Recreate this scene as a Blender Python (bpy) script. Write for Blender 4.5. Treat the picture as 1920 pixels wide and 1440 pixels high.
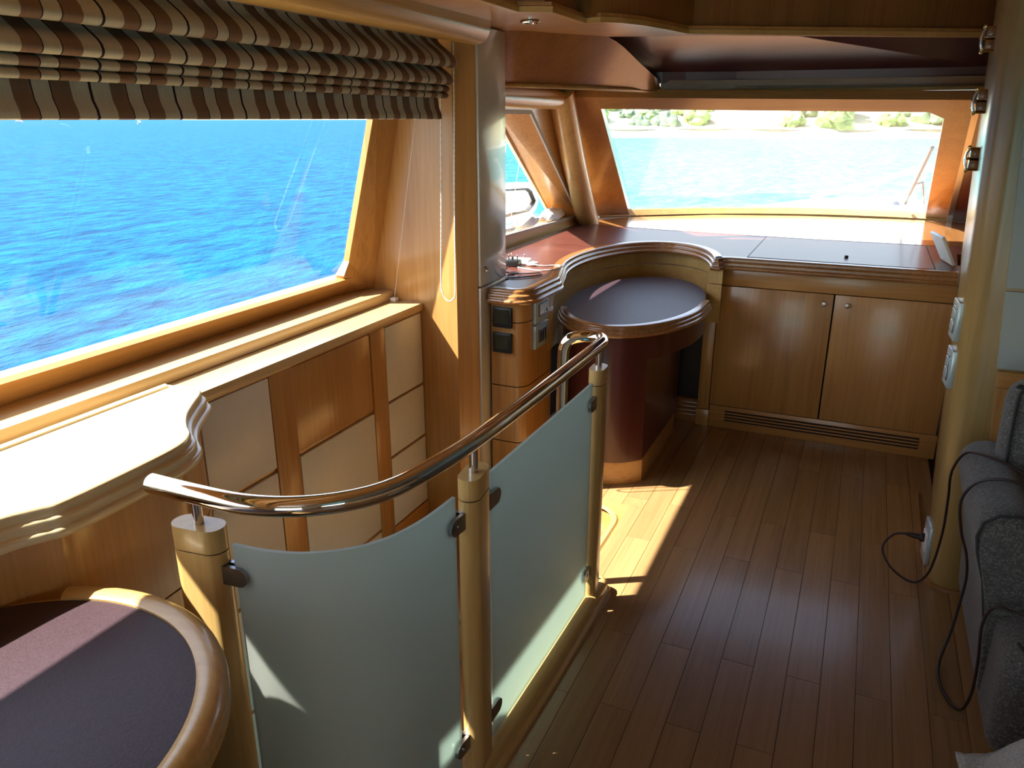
import bpy, bmesh, math, random
from mathutils import Vector, Matrix, noise
random.seed(7)
S = bpy.context.scene
COL = S.collection
for o in list(bpy.data.objects):
    bpy.data.objects.remove(o)

# ------------------------------------------------------------------ camera, sky, sun, exposure
cam_d = bpy.data.cameras.new('camera'); cam = bpy.data.objects.new('camera', cam_d); COL.objects.link(cam)
cam_d.sensor_fit = 'HORIZONTAL'; cam_d.sensor_width = 36.0; cam_d.lens = 36.0 * 1450 / 1920
cam_d.clip_start = 0.05; cam_d.clip_end = 6000
cam.location = (0, 0, 1.6)
cam.rotation_euler = (math.radians(90 - 18.955), 0, math.radians(24.075))
S.camera = cam

world = bpy.data.worlds.new('sky'); S.world = world; world.use_nodes = True
wn = world.node_tree; wn.nodes.clear()
wo = wn.nodes.new('ShaderNodeOutputWorld'); wb = wn.nodes.new('ShaderNodeBackground'); ws = wn.nodes.new('ShaderNodeTexSky')
ws.sky_type = 'NISHITA'; ws.sun_disc = False; ws.sun_elevation = math.radians(50.3); ws.sun_rotation = math.radians(239)
ws.altitude = 0; ws.air_density = 1.0; ws.dust_density = 1.2; ws.ozone_density = 1.5
wb.inputs['Strength'].default_value = 0.62
wh = wn.nodes.new('ShaderNodeHueSaturation'); wh.inputs['Saturation'].default_value = 0.75
wn.links.new(ws.outputs['Color'], wh.inputs['Color']); wn.links.new(wh.outputs['Color'], wb.inputs['Color']); wn.links.new(wb.outputs['Background'], wo.inputs['Surface'])

SUN = Vector((0.857, 0.515, 0)).normalized() * math.cos(math.radians(50.3)) + Vector((0, 0, -math.sin(math.radians(50.3))))
sun_d = bpy.data.lights.new('sun', 'SUN'); sun = bpy.data.objects.new('sun', sun_d); COL.objects.link(sun)
sun_d.energy = 25.0; sun_d.angle = math.radians(0.6); sun_d.color = (1.0, 0.95, 0.84)
sun.location = (-6, -4, 9)
sun.rotation_euler = SUN.to_track_quat('-Z', 'Y').to_euler()
S.view_settings.view_transform = 'Standard'; S.view_settings.look = 'None'
S.view_settings.exposure = 0.0; S.view_settings.gamma = 1.0
S.view_settings.use_curve_mapping = False
S.cycles.use_denoising = True
S.cycles.max_bounces = 12; S.cycles.diffuse_bounces = 6; S.cycles.glossy_bounces = 5; S.cycles.transparent_max_bounces = 12
S.cycles.caustics_reflective = False; S.cycles.caustics_refractive = False
S.cycles.sample_clamp_indirect = 6.0

# ------------------------------------------------------------------ materials
def newmat(name):
    m = bpy.data.materials.new(name); m.use_nodes = True
    nt = m.node_tree; p = nt.nodes['Principled BSDF']
    return m, nt, p
def setp(p, **k):
    for a, v in k.items():
        a = {'rough': 'Roughness', 'metal': 'Metallic', 'spec': 'Specular IOR Level', 'coat': 'Coat Weight', 'coatr': 'Coat Roughness', 'col': 'Base Color', 'trans': 'Transmission Weight', 'ior': 'IOR', 'sheen': 'Sheen Weight'}[a]
        p.inputs[a].default_value = (*v, 1) if a == 'Base Color' else v
def ramp(nt, stops, interp='LINEAR'):
    r = nt.nodes.new('ShaderNodeValToRGB'); cr = r.color_ramp; cr.interpolation = interp
    while len(cr.elements) < len(stops): cr.elements.new(0.5)
    for e, (pos, c) in zip(cr.elements, stops): e.position = pos; e.color = (*c, 1)
    return r
def plain(name, col, rough=0.5, var=0.08, scale=30.0, bump=0.0, **k):
    m, nt, p = newmat(name); setp(p, rough=rough, **k)
    tc = nt.nodes.new('ShaderNodeTexCoord'); n = nt.nodes.new('ShaderNodeTexNoise'); n.inputs['Scale'].default_value = scale; n.inputs['Detail'].default_value = 5
    nt.links.new(tc.outputs['Object'], n.inputs['Vector'])
    r = ramp(nt, [(0.3, tuple(c * (1 - var) for c in col)), (0.7, tuple(min(1, c * (1 + var)) for c in col))])
    nt.links.new(n.outputs['Fac'], r.inputs['Fac']); nt.links.new(r.outputs['Color'], p.inputs['Base Color'])
    if bump:
        b = nt.nodes.new('ShaderNodeBump'); b.inputs['Strength'].default_value = bump; b.inputs['Distance'].default_value = 0.002
        nt.links.new(n.outputs['Fac'], b.inputs['Height']); nt.links.new(b.outputs['Normal'], p.inputs['Normal'])
    return m
def wood(name, dark, mid, light, axis='z', rough=0.28, coat=0.3, fine=70.0, rnd=0.0, local=False):
    m, nt, p = newmat(name); setp(p, rough=rough, coat=coat, coatr=0.12)
    L = nt.links.new
    tc = nt.nodes.new('ShaderNodeTexCoord'); mp = nt.nodes.new('ShaderNodeMapping')
    f = fine; sl = fine * 0.035
    if local: f, sl = fine, 2.2
    mp.inputs['Scale'].default_value = {'z': (f, f, sl), 'y': (f, sl, f), 'x': (sl, f, f)}[axis]
    L(tc.outputs['Object'], mp.inputs['Vector'])
    if rnd:
        oi = nt.nodes.new('ShaderNodeObjectInfo'); ml = nt.nodes.new('ShaderNodeMath'); ml.operation = 'MULTIPLY'; ml.inputs[1].default_value = 57.0
        L(oi.outputs['Random'], ml.inputs[0]); L(ml.outputs[0], mp.inputs['Location'])
    n1 = nt.nodes.new('ShaderNodeTexNoise'); n1.inputs['Scale'].default_value = 1.0; n1.inputs['Detail'].default_value = 6; n1.inputs['Roughness'].default_value = 0.65; n1.inputs['Distortion'].default_value = 0.4
    n2 = nt.nodes.new('ShaderNodeTexNoise'); n2.inputs['Scale'].default_value = 0.14; n2.inputs['Detail'].default_value = 3
    L(mp.outputs['Vector'], n1.inputs['Vector']); L(mp.outputs['Vector'], n2.inputs['Vector'])
    mx = nt.nodes.new('ShaderNodeMath'); mx.operation = 'MULTIPLY_ADD'; mx.inputs[1].default_value = 0.55
    ml2 = nt.nodes.new('ShaderNodeMath'); ml2.operation = 'MULTIPLY'; ml2.inputs[1].default_value = 0.45
    L(n2.outputs['Fac'], ml2.inputs[0]); L(n1.outputs['Fac'], mx.inputs[0]); L(ml2.outputs[0], mx.inputs[2])
    r = ramp(nt, [(0.34, dark), (0.5, mid), (0.68, light)])
    L(mx.outputs[0], r.inputs['Fac'])
    out = r.outputs['Color']
    if rnd:
        hs = nt.nodes.new('ShaderNodeHueSaturation'); mr = nt.nodes.new('ShaderNodeMapRange')
        mr.inputs['To Min'].default_value = 1 - rnd; mr.inputs['To Max'].default_value = 1 + rnd
        L(oi.outputs['Random'], mr.inputs['Value']); L(mr.outputs[0], hs.inputs['Value']); L(out, hs.inputs['Color']); out = hs.outputs['Color']
    L(out, p.inputs['Base Color'])
    b = nt.nodes.new('ShaderNodeBump'); b.inputs['Strength'].default_value = 0.06; b.inputs['Distance'].default_value = 0.001
    L(n1.outputs['Fac'], b.inputs['Height']); L(b.outputs['Normal'], p.inputs['Normal'])
    return m

HD, HM, HL = (0.35, 0.168, 0.052), (0.47, 0.238, 0.076), (0.55, 0.295, 0.102)
M = {}
M['woodz'] = wood('honey_wood_upright', HD, HM, HL, 'z')
M['woody'] = wood('honey_wood_lengthwise', HD, HM, HL, 'y')
M['woodx'] = wood('honey_wood_crosswise', HD, HM, HL, 'x')
PD, PM, PL = (0.44, 0.27, 0.09), (0.53, 0.34, 0.12), (0.60, 0.41, 0.16)
M['palez'] = wood('pale_wood_upright', PD, PM, PL, 'z')
M['paley'] = wood('pale_wood_lengthwise', PD, PM, PL, 'y')
M['palex'] = wood('pale_wood_crosswise', PD, PM, PL, 'x')
DD, DM, DL = (0.20, 0.085, 0.026), (0.27, 0.118, 0.036), (0.33, 0.15, 0.05)  # darker cherry with shade put into the colour, as on ceiling edges
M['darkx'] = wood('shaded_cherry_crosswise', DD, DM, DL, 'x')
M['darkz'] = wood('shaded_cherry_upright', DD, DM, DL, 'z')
M['mapley'] = wood('maple_lengthwise', (0.56, 0.43, 0.24), (0.62, 0.50, 0.30), (0.68, 0.56, 0.36), 'y')
M['silly'] = wood('sill_wood', (0.50, 0.34, 0.17), (0.57, 0.41, 0.215), (0.63, 0.47, 0.26), 'y')
M['dim_palez'] = wood('shaded_pale_wood_upright', (0.24, 0.155, 0.052), (0.30, 0.195, 0.068), (0.35, 0.235, 0.085), 'z', coat=0.15)  # pale wood with the dim light of the right bulkhead put into its colour
M['edge'] = wood('moulding_cherry', (0.24, 0.10, 0.035), (0.32, 0.14, 0.045), (0.40, 0.19, 0.07), 'y', rough=0.2, coat=0.8)
M['plank'] = wood('teak_plank', (0.25, 0.142, 0.060), (0.305, 0.178, 0.077), (0.355, 0.212, 0.096), 'y', rough=0.27, coat=0.25, fine=9.0, rnd=0.09, local=True)
M['seam'] = plain('dark_seam', (0.02, 0.012, 0.008), 0.8)
M['veneer'] = wood('maroon_veneer', (0.07, 0.018, 0.012), (0.095, 0.026, 0.018), (0.12, 0.036, 0.026), 'x', rough=0.36, coat=0.12, fine=50)
M['maroonz'] = wood('maroon_panel', (0.055, 0.011, 0.008), (0.075, 0.016, 0.011), (0.10, 0.022, 0.015), 'z', rough=0.3, coat=0.3, fine=50)
M['leather'] = plain('maroon_leather', (0.046, 0.026, 0.033), 0.42, var=0.18, scale=260, bump=0.25, spec=0.35)
M['visor'] = plain('maroon_headliner', (0.085, 0.028, 0.032), 0.3, var=0.05, scale=20, coat=0.5, coatr=0.22)
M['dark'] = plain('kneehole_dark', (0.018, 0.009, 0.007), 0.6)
M['bluegrey'] = plain('pale_blue_grey_panel', (0.34, 0.39, 0.39), 0.3, var=0.02)
M['white'] = plain('off_white_panel', (0.68, 0.655, 0.59), 0.35, var=0.02)
M['locker'] = plain('satin_locker_panel', (0.55, 0.53, 0.47), 0.22, var=0.02, coat=0.3)
M['grey'] = plain('grey_table_drum', (0.32, 0.31, 0.29), 0.4, var=0.04)
M['chrome'] = plain('polished_steel', (0.72, 0.70, 0.67), 0.06, var=0.02, metal=1.0)
M['nickel'] = plain('brushed_nickel', (0.55, 0.53, 0.50), 0.28, var=0.04, metal=1.0)
M['clamp'] = plain('dull_steel_clamp', (0.33, 0.33, 0.34), 0.3, var=0.05, metal=1.0)
M['silver'] = plain('silver_plate', (0.50, 0.60, 0.63), 0.28, var=0.03, metal=0.4)
M['brass'] = plain('polished_brass', (0.75, 0.52, 0.20), 0.12, var=0.05, metal=1.0)
M['black'] = plain('black_plastic', (0.012, 0.012, 0.013), 0.35)
M['screen'] = plain('dark_display', (0.025, 0.032, 0.022), 0.12)
M['cord'] = plain('dark_brown_cord', (0.02, 0.008, 0.007), 0.5)
M['whitep'] = plain('white_plastic', (0.75, 0.75, 0.73), 0.35, var=0.02)
M['cloth'] = plain('white_cloth', (0.72, 0.73, 0.75), 0.9, var=0.1, scale=60)
M['rubber'] = plain('black_rubber', (0.015, 0.015, 0.015), 0.6)
M['hull'] = plain('white_gelcoat', (0.72, 0.72, 0.70), 0.3, var=0.02, scale=3)
M['bead'] = plain('bead_chain_white', (0.75, 0.72, 0.65), 0.3)
M['liner'] = plain('ceiling_liner', (0.36, 0.34, 0.30), 0.6, var=0.03)

def glass_mat(name, haze=0.0, tint=(0.97, 0.99, 0.98), refl=1.0):
    m = bpy.data.materials.new(name); m.use_nodes = True; nt = m.node_tree; nt.nodes.clear(); L = nt.links.new
    out = nt.nodes.new('ShaderNodeOutputMaterial')
    t = nt.nodes.new('ShaderNodeBsdfTransparent'); t.inputs['Color'].default_value = (*tint, 1)
    g = nt.nodes.new('ShaderNodeBsdfGlossy'); g.inputs['Roughness'].default_value = 0.01
    fr = nt.nodes.new('ShaderNodeFresnel'); ge = nt.nodes.new('ShaderNodeNewGeometry'); io = nt.nodes.new('ShaderNodeMath'); io.operation = 'MULTIPLY_ADD'
    io.inputs[1].default_value = 1 / 1.5 - 1.5; io.inputs[2].default_value = 1.5; L(ge.outputs['Backfacing'], io.inputs[0]); L(io.outputs[0], fr.inputs['IOR'])
    sc = nt.nodes.new('ShaderNodeMath'); sc.operation = 'MULTIPLY'; sc.inputs[1].default_value = refl; L(fr.outputs[0], sc.inputs[0])
    mx = nt.nodes.new('ShaderNodeMixShader'); L(sc.outputs[0], mx.inputs['Fac']); L(t.outputs[0], mx.inputs[1]); L(g.outputs[0], mx.inputs[2])
    fin = mx.outputs[0]
    if haze:
        tr = nt.nodes.new('ShaderNodeBsdfTranslucent'); tr.inputs['Color'].default_value = (0.95, 0.96, 0.95, 1)
        n = nt.nodes.new('ShaderNodeTexNoise'); n.inputs['Scale'].default_value = 2.5; n.inputs['Detail'].default_value = 4
        tc = nt.nodes.new('ShaderNodeTexCoord'); L(tc.outputs['Object'], n.inputs['Vector'])
        mr = nt.nodes.new('ShaderNodeMapRange'); mr.inputs['From Min'].default_value = 0.3; mr.inputs['From Max'].default_value = 0.7
        mr.inputs['To Min'].default_value = haze * 0.7; mr.inputs['To Max'].default_value = haze * 1.3; L(n.outputs['Fac'], mr.inputs['Value'])
        m2 = nt.nodes.new('ShaderNodeMixShader'); L(mr.outputs[0], m2.inputs['Fac']); L(fin, m2.inputs[1]); L(tr.outputs[0], m2.inputs[2]); fin = m2.outputs[0]
    L(fin, out.inputs['Surface']); return m
M['glass'] = glass_mat('side_window_glass', 0.0015)
M['screen_glass'] = glass_mat('hazed_windscreen_glass', 0.035)  # milky haze stands for glare washing out the view ahead

def frosted():
    m, nt, p = newmat('frosted_glass'); L = nt.links.new
    setp(p, col=(0.55, 0.57, 0.54), rough=0.32)
    out = nt.nodes['Material Output']
    tr = nt.nodes.new('ShaderNodeBsdfTranslucent'); tr.inputs['Color'].default_value = (0.62, 0.74, 0.68, 1)
    rf = nt.nodes.new('ShaderNodeBsdfRefraction'); rf.inputs['Color'].default_value = (0.80, 0.92, 0.88, 1); rf.inputs['IOR'].default_value = 1.08; rf.inputs['Roughness'].default_value = 0.6
    mx = nt.nodes.new('ShaderNodeMixShader'); mx.inputs['Fac'].default_value = 0.5
    L(p.outputs[0], mx.inputs[1]); L(tr.outputs[0], mx.inputs[2])
    m2 = nt.nodes.new('ShaderNodeMixShader'); m2.inputs['Fac'].default_value = 0.22
    L(mx.outputs[0], m2.inputs[1]); L(rf.outputs[0], m2.inputs[2]); L(m2.outputs[0], out.inputs['Surface'])
    return m
M['frost'] = frosted()

def tweed():
    m, nt, p = newmat('grey_tweed'); L = nt.links.new; setp(p, rough=0.95, sheen=0.2)
    tc = nt.nodes.new('ShaderNodeTexCoord')
    v = nt.nodes.new('ShaderNodeTexVoronoi'); v.inputs['Scale'].default_value = 230; L(tc.outputs['Object'], v.inputs['Vector'])
    n = nt.nodes.new('ShaderNodeTexNoise'); n.inputs['Scale'].default_value = 160; n.inputs['Detail'].default_value = 3; L(tc.outputs['Object'], n.inputs['Vector'])
    sp = nt.nodes.new('ShaderNodeSeparateColor'); L(v.outputs['Color'], sp.inputs[0])
    r = ramp(nt, [(0.0, (0.03, 0.032, 0.031)), (0.55, (0.07, 0.072, 0.068)), (0.86, (0.14, 0.142, 0.135)), (0.97, (0.42, 0.41, 0.38))])
    a = nt.nodes.new('ShaderNodeMath'); a.operation = 'MULTIPLY_ADD'; a.inputs[1].default_value = 0.6; L(sp.outputs[0], a.inputs[0])
    b = nt.nodes.new('ShaderNodeMath'); b.operation = 'MULTIPLY'; b.inputs[1].default_value = 0.45; L(n.outputs['Fac'], b.inputs[0]); L(b.outputs[0], a.inputs[2])
    L(a.outputs[0], r.inputs['Fac']); L(r.outputs['Color'], p.inputs['Base Color'])
    bp = nt.nodes.new('ShaderNodeBump'); bp.inputs['Strength'].default_value = 0.5; bp.inputs['Distance'].default_value = 0.002
    L(v.outputs['Distance'], bp.inputs['Height']); L(bp.outputs['Normal'], p.inputs['Normal'])
    return m
M['tweed'] = tweed()
M['piping'] = plain('dark_piping', (0.02, 0.02, 0.021), 0.8)

def striped(name, y0, period, thru):
    m, nt, p = newmat(name); L = nt.links.new
    tc = nt.nodes.new('ShaderNodeTexCoord'); sx = nt.nodes.new('ShaderNodeSeparateXYZ'); L(tc.outputs['Object'], sx.inputs[0])
    s = nt.nodes.new('ShaderNodeMath'); s.operation = 'SUBTRACT'; s.inputs[1].default_value = y0; L(sx.outputs['Y'], s.inputs[0])
    d = nt.nodes.new('ShaderNodeMath'); d.operation = 'DIVIDE'; d.inputs[1].default_value = period; L(s.outputs[0], d.inputs[0])
    f = nt.nodes.new('ShaderNodeMath'); f.operation = 'FRACT'; L(d.outputs[0], f.inputs[0])
    cr, br, bk = (0.58, 0.53, 0.43), (0.25, 0.145, 0.095), (0.025, 0.012, 0.018)
    r = ramp(nt, [(0.0, bk), (0.028, cr), (0.235, br), (0.42, bk), (0.432, cr), (0.60, bk), (0.612, br), (0.805, cr)], 'CONSTANT')
    L(f.outputs[0], r.inputs['Fac'])
    n = nt.nodes.new('ShaderNodeTexNoise'); n.inputs['Scale'].default_value = 1.0; n.inputs['Detail'].default_value = 2
    mp = nt.nodes.new('ShaderNodeMapping'); mp.inputs['Scale'].default_value = (40, 700, 25); L(tc.outputs['Object'], mp.inputs['Vector']); L(mp.outputs[0], n.inputs['Vector'])
    mr = nt.nodes.new('ShaderNodeMapRange'); mr.inputs['To Min'].default_value = 0.8; mr.inputs['To Max'].default_value = 1.2; L(n.outputs['Fac'], mr.inputs['Value'])
    hs = nt.nodes.new('ShaderNodeHueSaturation'); L(r.outputs['Color'], hs.inputs['Color']); L(mr.outputs[0], hs.inputs['Value'])
    setp(p, rough=0.9); L(hs.outputs[0], p.inputs['Base Color'])
    tr = nt.nodes.new('ShaderNodeBsdfTranslucent'); L(hs.outputs[0], tr.inputs['Color'])
    mx = nt.nodes.new('ShaderNodeMixShader'); mx.inputs['Fac'].default_value = thru
    L(p.outputs[0], mx.inputs[1]); L(tr.outputs[0], mx.inputs[2]); L(mx.outputs[0], nt.nodes['Material Output'].inputs['Surface'])
    return m
M['stripe'] = striped('striped_blind_fabric', 1.068, 0.2175, 0.25)

# ------------------------------------------------------------------ builders
def link(o, parent=None):
    COL.objects.link(o)
    if parent: o.parent = parent
    return o
def wloc(o):
    v = Vector((0, 0, 0))
    while o: v = v + o.location; o = o.parent
    return v
def finish(name, me, mat, parent, smooth, loc=None):
    base = wloc(parent) if parent else (Vector(loc) if loc else Vector((0, 0, 0)))
    me.transform(Matrix.Translation(-base))
    if smooth == 'auto':
        for p in me.polygons: p.use_smooth = True
        try: me.set_sharp_from_angle(angle=math.radians(35))
        except Exception: pass
    elif smooth:
        for p in me.polygons: p.use_smooth = True
    o = bpy.data.objects.new(name, me)
    if mat: me.materials.append(mat)
    link(o, parent)
    if not parent: o.location = base
    return o
def from_bm(name, bm, mat, parent=None, smooth=False, loc=None, recalc=True):
    if recalc: bmesh.ops.recalc_face_normals(bm, faces=bm.faces)
    me = bpy.data.meshes.new(name); bm.to_mesh(me); bm.free()
    return finish(name, me, mat, parent, smooth, loc)
def mesh(name, vs, fs, mat, parent=None, smooth=False, loc=None, recalc=True):
    bm = bmesh.new(); bv = [bm.verts.new(v) for v in vs]
    for f in fs:
        try: bm.faces.new([bv[i] for i in f])
        except ValueError: pass
    return from_bm(name, bm, mat, parent, smooth, loc, recalc)
def thing(name, label, cat, loc, group=None):
    o = bpy.data.objects.new(name, None); COL.objects.link(o); o.location = loc; o.empty_display_size = 0.1
    tag(o, label, cat, group); return o
def tag(o, label, cat, group=None):
    o['label'] = label; o['category'] = cat
    if group: o['group'] = group
    return o
def struct(o, label=None):
    o['kind'] = 'structure'
    if label: o['label'] = label
    return o
def part(o, label): o['label'] = label; return o
def add_box(bm, a, b, mtx=None):
    r = bmesh.ops.create_cube(bm, size=1.0); vs = r['verts']
    for v in vs:
        v.co = Vector(((a[0] + b[0]) / 2 + v.co.x * (b[0] - a[0]), (a[1] + b[1]) / 2 + v.co.y * (b[1] - a[1]), (a[2] + b[2]) / 2 + v.co.z * (b[2] - a[2])))
        if mtx: v.co = mtx @ v.co
    return vs
def box(name, a, b, mat, parent=None, bev=0.0, seg=2, loc=None, mtx=None):
    bm = bmesh.new(); add_box(bm, a, b, mtx)
    if bev: bmesh.ops.bevel(bm, geom=bm.edges[:], offset=bev, segments=seg, profile=0.5, affect='EDGES')
    return from_bm(name, bm, mat, parent, 'auto' if bev else False, loc)
def add_prism(bm, pts, z0, z1, lean=None):
    """vertical prism of a plan outline; lean(z) -> (dx, dy)"""
    lo, hi = [], []
    for x, y in pts:
        for lst, z in ((lo, z0), (hi, z1)):
            dx, dy = lean(z) if lean else (0, 0)
            lst.append(bm.verts.new((x + dx, y + dy, z)))
    n = len(pts)
    f0 = bm.faces.new(lo[::-1]); f1 = bm.faces.new(hi)
    for i in range(n): bm.faces.new((lo[i], lo[(i + 1) % n], hi[(i + 1) % n], hi[i]))
    f0.normal_update(); f1.normal_update(); bmesh.ops.triangulate(bm, faces=[f0, f1])
def prism(name, pts, z0, z1, mat, parent=None, lean=None, bev=0.0, loc=None, smooth='auto'):
    bm = bmesh.new(); add_prism(bm, pts, z0, z1, lean)
    return from_bm(name, bm, mat, parent, smooth, loc)
def smooth_path(pts, n=6, closed=False):
    P = [Vector(p) for p in pts]; out = []; m = len(P)
    rng = range(m if closed else m - 1)
    for i in rng:
        p0 = P[(i - 1) % m] if (closed or i > 0) else P[i]; p1 = P[i]; p2 = P[(i + 1) % m]; p3 = P[(i + 2) % m] if (closed or i + 2 < m) else p2
        for k in range(n):
            t = k / n
            out.append(0.5 * ((2 * p1) + (-p0 + p2) * t + (2 * p0 - 5 * p1 + 4 * p2 - p3) * t * t + (-p0 + 3 * p1 - 3 * p2 + p3) * t ** 3))
    if not closed: out.append(P[-1])
    return out
def add_tube(bm, pts, r, n=12, closed=False, rad=None):
    P = [Vector(p) for p in pts]; m = len(P); rings = []
    up = None
    for i in range(m):
        a = P[i - 1] if (i or closed) else P[i]; b = P[(i + 1) % m] if (i < m - 1 or closed) else P[i]
        t = (b - a).normalized()
        if up is None:
            up = Vector((0, 0, 1)) if abs(t.z) < 0.9 else Vector((1, 0, 0))
        up = (up - t * up.dot(t)).normalized(); s = t.cross(up)
        rr = rad[i] if rad else r
        rings.append([bm.verts.new(P[i] + (up * math.cos(2 * math.pi * k / n) + s * math.sin(2 * math.pi * k / n)) * rr) for k in range(n)])
    for i in range(m if closed else m - 1):
        A, B = rings[i], rings[(i + 1) % m]
        for k in range(n): bm.faces.new((A[k], A[(k + 1) % n], B[(k + 1) % n], B[k]))
    if not closed:
        bm.faces.new(rings[0][::-1]); bm.faces.new(rings[-1])
def tube(name, pts, r, mat, parent=None, n=12, closed=False, rad=None, loc=None):
    bm = bmesh.new(); add_tube(bm, pts, r, n, closed, rad)
    return from_bm(name, bm, mat, parent, 'auto', loc)
def add_sweep(bm, path, prof, closed=False, capped=True):
    """sweep a closed (offset, z) profile along a plan path; offset>0 is to the right of travel"""
    P = [Vector((p[0], p[1], p[2] if len(p) > 2 else 0)) for p in path]; m = len(P); rings = []
    for i in range(m):
        a = P[i - 1] if (i or closed) else P[i]; b = P[(i + 1) % m] if (i < m - 1 or closed) else P[i]
        t1 = (P[i] - a); t2 = (b - P[i]); t1.z = t2.z = 0
        if t1.length < 1e-9: t1 = t2
        if t2.length < 1e-9: t2 = t1
        t1.normalize(); t2.normalize(); t = (t1 + t2).normalized(); k = 1 / max(0.5, t.dot(t1))
        nrm = Vector((t.y, -t.x, 0)) * k
        rings.append([bm.verts.new(P[i] + nrm * o + Vector((0, 0, z))) for o, z in prof])
    q = len(prof)
    for i in range(m if closed else m - 1):
        A, B = rings[i], rings[(i + 1) % m]
        for k in range(q): bm.faces.new((A[k], A[(k + 1) % q], B[(k + 1) % q], B[k]))
    if not closed and capped:
        for f in (bm.faces.new(rings[0][::-1]), bm.faces.new(rings[-1])): f.normal_update(); bmesh.ops.triangulate(bm, faces=[f])
def sweep(name, path, prof, mat, parent=None, closed=False, loc=None, smooth='auto'):
    bm = bmesh.new(); add_sweep(bm, path, prof, closed)
    return from_bm(name, bm, mat, parent, smooth, loc)
def add_lathe(bm, prof, mtx, n=20):
    rings = []
    for r, z in prof:
        rings.append([bm.verts.new(mtx @ Vector((r * math.cos(2 * math.pi * k / n), r * math.sin(2 * math.pi * k / n), z))) for k in range(n)])
    for A, B in zip(rings, rings[1:]):
        for k in range(n): bm.faces.new((A[k], A[(k + 1) % n], B[(k + 1) % n], B[k]))
    bm.faces.new(rings[0][::-1]); bm.faces.new(rings[-1])
def lathe(name, prof, mat, parent=None, at=(0, 0, 0), dirn=(0, 0, 1), n=20, loc=None):
    q = Vector(dirn).to_track_quat('Z', 'Y').to_matrix().to_4x4()
    bm = bmesh.new(); add_lathe(bm, prof, Matrix.Translation(Vector(at)) @ q, n)
    return from_bm(name, bm, mat, parent, 'auto', loc)
KNOB = [(0.004, -0.002), (0.004, 0.012), (0.011, 0.016), (0.0135, 0.021), (0.011, 0.026), (0.004, 0.028)]
def circ(cx, cy, ax, ay, a0, a1, n):
    return [(cx + ax * math.cos(math.radians(a0 + (a1 - a0) * i / n)), cy + ay * math.sin(math.radians(a0 + (a1 - a0) * i / n))) for i in range(n + 1)]
def step_prof(w, top, n=3, step=0.011, h=0.02, inner=-0.05):
    """n rounded steps going down and out from the top edge"""
    pr = [(inner, top)]
    z = top; o = 0.0
    for i in range(n):
        for a in (90, 60, 30, 0, -30):
            r = h * 0.45
            pr.append((o + r * math.cos(math.radians(a)) - 0.004, z - r + r * math.sin(math.radians(a))))
        z -= h; o += step
    pr.append((o - step, z)); pr.append((inner, z))
    return pr

# ================================================================== STRUCTURE
# ---- floor with planks
floor = bpy.data.objects.new('floor', None); COL.objects.link(floor); struct(floor, 'varnished teak plank floor of the saloon')
bm = bmesh.new()
add_box(bm, (-0.765, -3.5, -0.10), (2.3, 6.6, -0.013)); add_box(bm, (-2.0, 2.95, -0.10), (-0.765, 6.6, -0.013)); add_box(bm, (-2.0, -3.5, -0.10), (-0.765, 0.90, -0.013))
from_bm('subfloor', bm, M['seam'], floor)
unit = bpy.data.meshes.new('plank'); bmu = bmesh.new(); bmesh.ops.create_cube(bmu, size=1.0)
bmesh.ops.bevel(bmu, geom=[e for e in bmu.edges if all(v.co.z > 0 for v in e.verts)], offset=0.008, segments=1, affect='EDGES')
bmu.to_mesh(unit); bmu.free(); unit.materials.append(M['plank'])
W = 0.0965
def put_plank(x0, x1, y0, y1):
    o = bpy.data.objects.new('plank', unit); link(o, floor)
    o.location = ((x0 + x1) / 2, (y0 + y1) / 2, -0.006); o.scale = (x1 - x0 - 0.0016, y1 - y0 - 0.0016, 0.012 + random.uniform(-0.0006, 0.0006))
for k in range(-17, 28):
    x0 = -0.414 + W * k; x1 = x0 + W
    j0 = 1.765 if k % 2 else 2.105
    ys = [j0 + 0.95 * i for i in range(-4, 6)]
    for a, b in zip(ys, ys[1:]):
        lo, hi = max(a, -1.4), min(b, 4.12)
        if x0 > 0.45: hi = min(hi, 2.85)
        if hi - lo < 0.05: continue
        if x0 >= -0.765: put_plank(x0, x1, lo, hi); continue
        if lo < 0.86 and x1 > -1.25: put_plank(x0, x1, lo, min(hi, 0.86))
        if hi > 2.97 and x1 > -1.45:
            put_plank(x0, x1, max(lo, 2.97), hi)
        if x1 > -0.765 + 0.02 and hi > 1.0: put_plank(-0.765, x1, max(lo, 1.0), min(hi, 2.97)) if lo < 2.97 else None
fe = [Vector(p) for p in [(-0.765, 2.70)] + [(-0.765, 2.78)] + [(-0.915 + 0.15 * math.cos(math.radians(a)), 2.79 + 0.15 * math.sin(math.radians(a))) for a in range(0, 91, 10)] + [(-1.45, 2.94)]]
prism('floor_edge', [(p.x, p.y) for p in fe] + [(-1.45, 2.971), (-0.7625, 2.971), (-0.7625, 2.70)], -0.03, -0.0005, M['woodx'], floor)
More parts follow.
